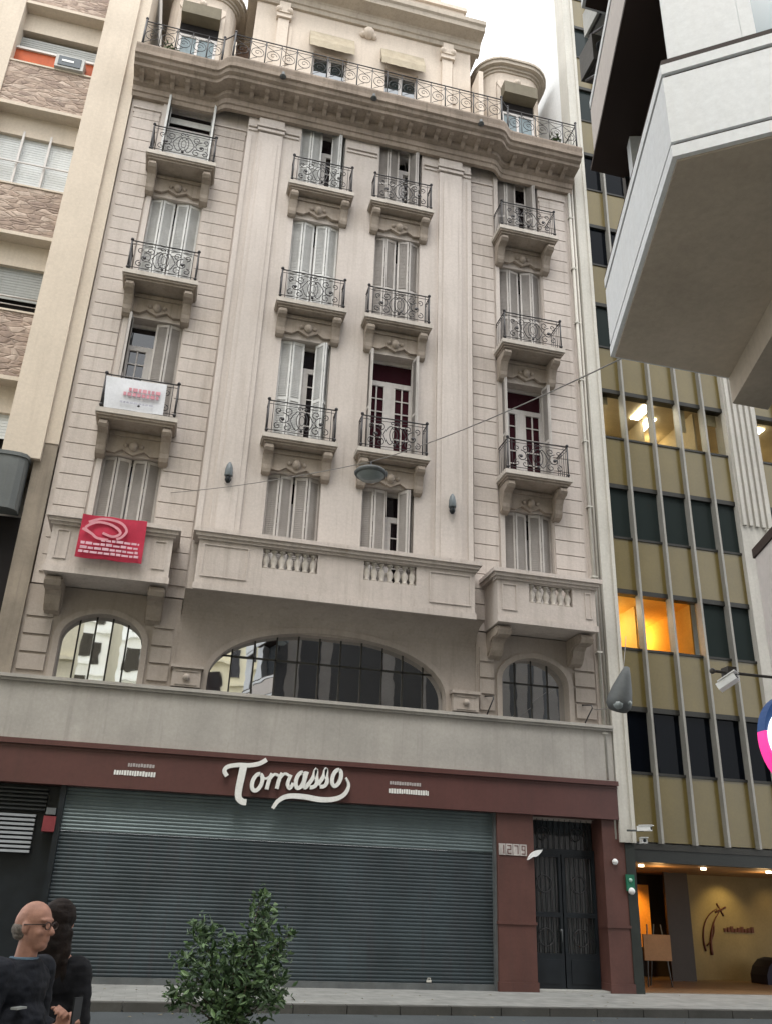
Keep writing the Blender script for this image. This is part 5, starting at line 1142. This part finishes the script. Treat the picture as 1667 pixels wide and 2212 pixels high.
def person(loc, rz, hgt, nm_lab, kind):
    t = thing('person', nm_lab, 'person', None, loc, rz); k = hgt / 1.75; hz = 1.62
    b = MB(); head(b, hz, .03 if kind == 'man' else .0)
    # torso and legs under the clothes
    ellip(b, (-.01, 0, 1.33), (.10, .17, .14)); ellip(b, (0, 0, 1.12), (.095, .14, .16)); ellip(b, (0, 0, .95), (.11, .155, .12))
    for s_ in (-1, 1): limb(b, [(0, s_ * .09, .92), (.02 * s_, s_ * .09, .5), (-.03 + .05 * s_, s_ * .09, .1)], [.085, .06, .045]); ellip(b, (.03 + .05 * s_, s_ * .09, .045), (.12, .045, .045))
    if kind == 'man':
        arms = [[(-.01, -.19, 1.40), (-.03, -.245, 1.12), (.20, -.17, 1.08), (.29, -.07, 1.16)], [(-.01, .19, 1.40), (-.03, .245, 1.12), (.19, .14, 1.10), (.27, .04, 1.19)]]
    else:
        arms = [[(-.01, -.16, 1.36), (-.02, -.21, 1.10), (.10, -.2, .9), (.16, -.17, .86)], [(-.01, .16, 1.36), (-.02, .21, 1.10), (.10, .2, .9), (.16, .17, .86)]]
    for i, a in enumerate(arms):
        limb(b, a, [.05, .042, .033, .026]); w_, e_ = Vector(a[3]), Vector(a[2]); hand(b, w_ + (w_ - e_).normalized() * .01, (w_ - e_) + Vector((0, (.05 if i == 0 else -.05), 0)), (0.2, -1 if i == 0 else 1, .5), R(34), 1.0, 1 if i == 0 else -1)
    remesh(b, 'body', SKIN, t, .0065, 4)
    if kind == 'man':
        JK = mat('navy_jacket', (.006, .008, .014), .8, .2, 4, 0, .25, 35); TRS = mat('dark_trousers', (.015, .016, .02), .85, .2, 4, 0, .2, 35)
        b = MB(); ellip(b, (-.01, 0, 1.33), (.135, .21, .15)); ellip(b, (.01, 0, 1.12), (.15, .20, .2)); ellip(b, (0, 0, .95), (.15, .2, .14)); ellip(b, (.02, 0, 1.43), (.085, .11, .05)); limb(b, [(-.03, -.19, 1.405), (-.03, .19, 1.405)], [.07, .07])
        for a in arms: w_, e_ = Vector(a[3]), Vector(a[2]); limb(b, [a[0], a[1], e_, e_ + (w_ - e_) * .75], [.082, .072, .058, .048])
        j = remesh(b, 'jacket', JK, t, .008, 4, .011)
        b = MB(); 
        for s_ in (-1, 1): limb(b, [(0, s_ * .09, .93), (.02 * s_, s_ * .09, .5), (-.03 + .05 * s_, s_ * .09, .1)], [.115, .085, .07])
        remesh(b, 'trousers', TRS, t, .014, 4)
        b = MB(); b.lathe([(.067, 0), (.074, .012), (.078, .05), (.07, .055), (.066, .02)], (.0, 0, 1.42), 16); b.build('collar', mat('blue_shirt', (.10, .16, .22), .8), t)
        b = MB(); b.box(.10, .14, -.19, -.11, 1.245, 1.255); b.build('chest_label', mat('grey_label', (.32, .34, .34), .6), t)
        GLm = mat('glasses_frame', (.03, .015, .012), .4, .1, 4)
        b = MB()
        for s_ in (-1, 1):
            c = Vector((.132, s_ * .034, hz + .008)); b.tube([(c.x, c.y + .026 * math.cos(a), c.z + .019 * math.sin(a)) for a in [2 * math.pi * i / 12 for i in range(12)]], .003, 5, closed=True)
            b.tube([(.130, s_ * .06, hz + .016), (.10, s_ * .080, hz + .016), (.02, s_ * .088, hz + .012)], .003, 5)
        b.tube([(.134, -.01, hz + .012), (.134, .01, hz + .012)], .003, 5); b.build('glasses', GLm, t)
        b = MB()
        for s_ in (-1, 1): ellip(b, (.107, s_ * .032, hz + .008), (.008, .013, .007), None, 10, 6)
        b.build('eyes', mat('eye_dark', (.05, .035, .03), .2, .1, 4), t)
        b = MB(); ellip(b, (-.018, 0, hz - .012), (.0815, .0765, .052)); ellip(b, (-.025, 0, hz - .045), (.062, .067, .03)); 
        remesh(b, 'hair', mat('grey_short_hair', (.17, .15, .135), .95, .4, 60, 0, .6, 220), t, .005, 2, .004)
        ph = thing('mobile_phone', 'dark phone held in the hands of the bald person', 'phone', None, loc, rz)
        b = MB(); b.box(.355, .365, -.035, .04, 1.15, 1.30); o = b.build('case', DKIRON, ph)
        b = MB(); b.box(.353, .3548, -.031, .036, 1.156, 1.294); b.build('screen', mat('phone_screen', (.5, .5, .52), .2), ph)
    else:
        CT = mat('black_coat', (.004, .0045, .007), .85, .2, 4, 0, .2, 35)
        b = MB(); ellip(b, (-.01, 0, 1.30), (.13, .19, .16)); ellip(b, (0, 0, 1.10), (.14, .18, .22)); ellip(b, (0, 0, .85), (.17, .21, .3)); limb(b, [(-.02, -.16, 1.37), (-.02, .16, 1.37)], [.07, .07])
        for a in arms: w_, e_ = Vector(a[3]), Vector(a[2]); limb(b, [a[0], a[1], e_, e_ + (w_ - e_) * .7], [.078, .066, .056, .048])
        remesh(b, 'coat', CT, t, .010, 4, .009)
        b = MB()
        for s_ in (-1, 1): limb(b, [(0, s_ * .09, .7), (.02 * s_, s_ * .09, .5), (-.03 + .05 * s_, s_ * .09, .1)], [.1, .075, .06])
        remesh(b, 'trousers', CT, t, .014, 4)
        HR = mat('dark_brown_hair', (.010, .006, .005), .7, .3, 14, 0, .2, 90, spec=.2)
        b = MB(); ellip(b, (-.03, 0, hz + .03), (.108, .098, .105)); ellip(b, (-.075, 0, hz - .12), (.07, .105, .17)); ellip(b, (-.09, 0, hz - .27), (.055, .10, .14))
        for i in range(11):
            y = -.09 + .018 * i; limb(b, [(-.08, y, hz - .05), (-.115 + .02 * math.sin(i * 2), y * 1.1, hz - .22), (-.105, y * 1.05, hz - .36 - .03 * math.sin(i * 1.7))], [.022, .018, .008], 8)
        remesh(b, 'hair', HR, t, .006, 2, .008)
    t.scale = (k, k, k)
    if kind == 'man': ph.scale = (k, k, k)
    return t
person((-.52, -16.35, .12), R(-28), 1.655, 'bald person with glasses in a navy jacket, hands raised in front, at the left edge', 'man')
person((-.42, -15.75, .12), R(80), 1.67, 'person with long dark hair in a black coat, standing behind the bald person', 'woman')
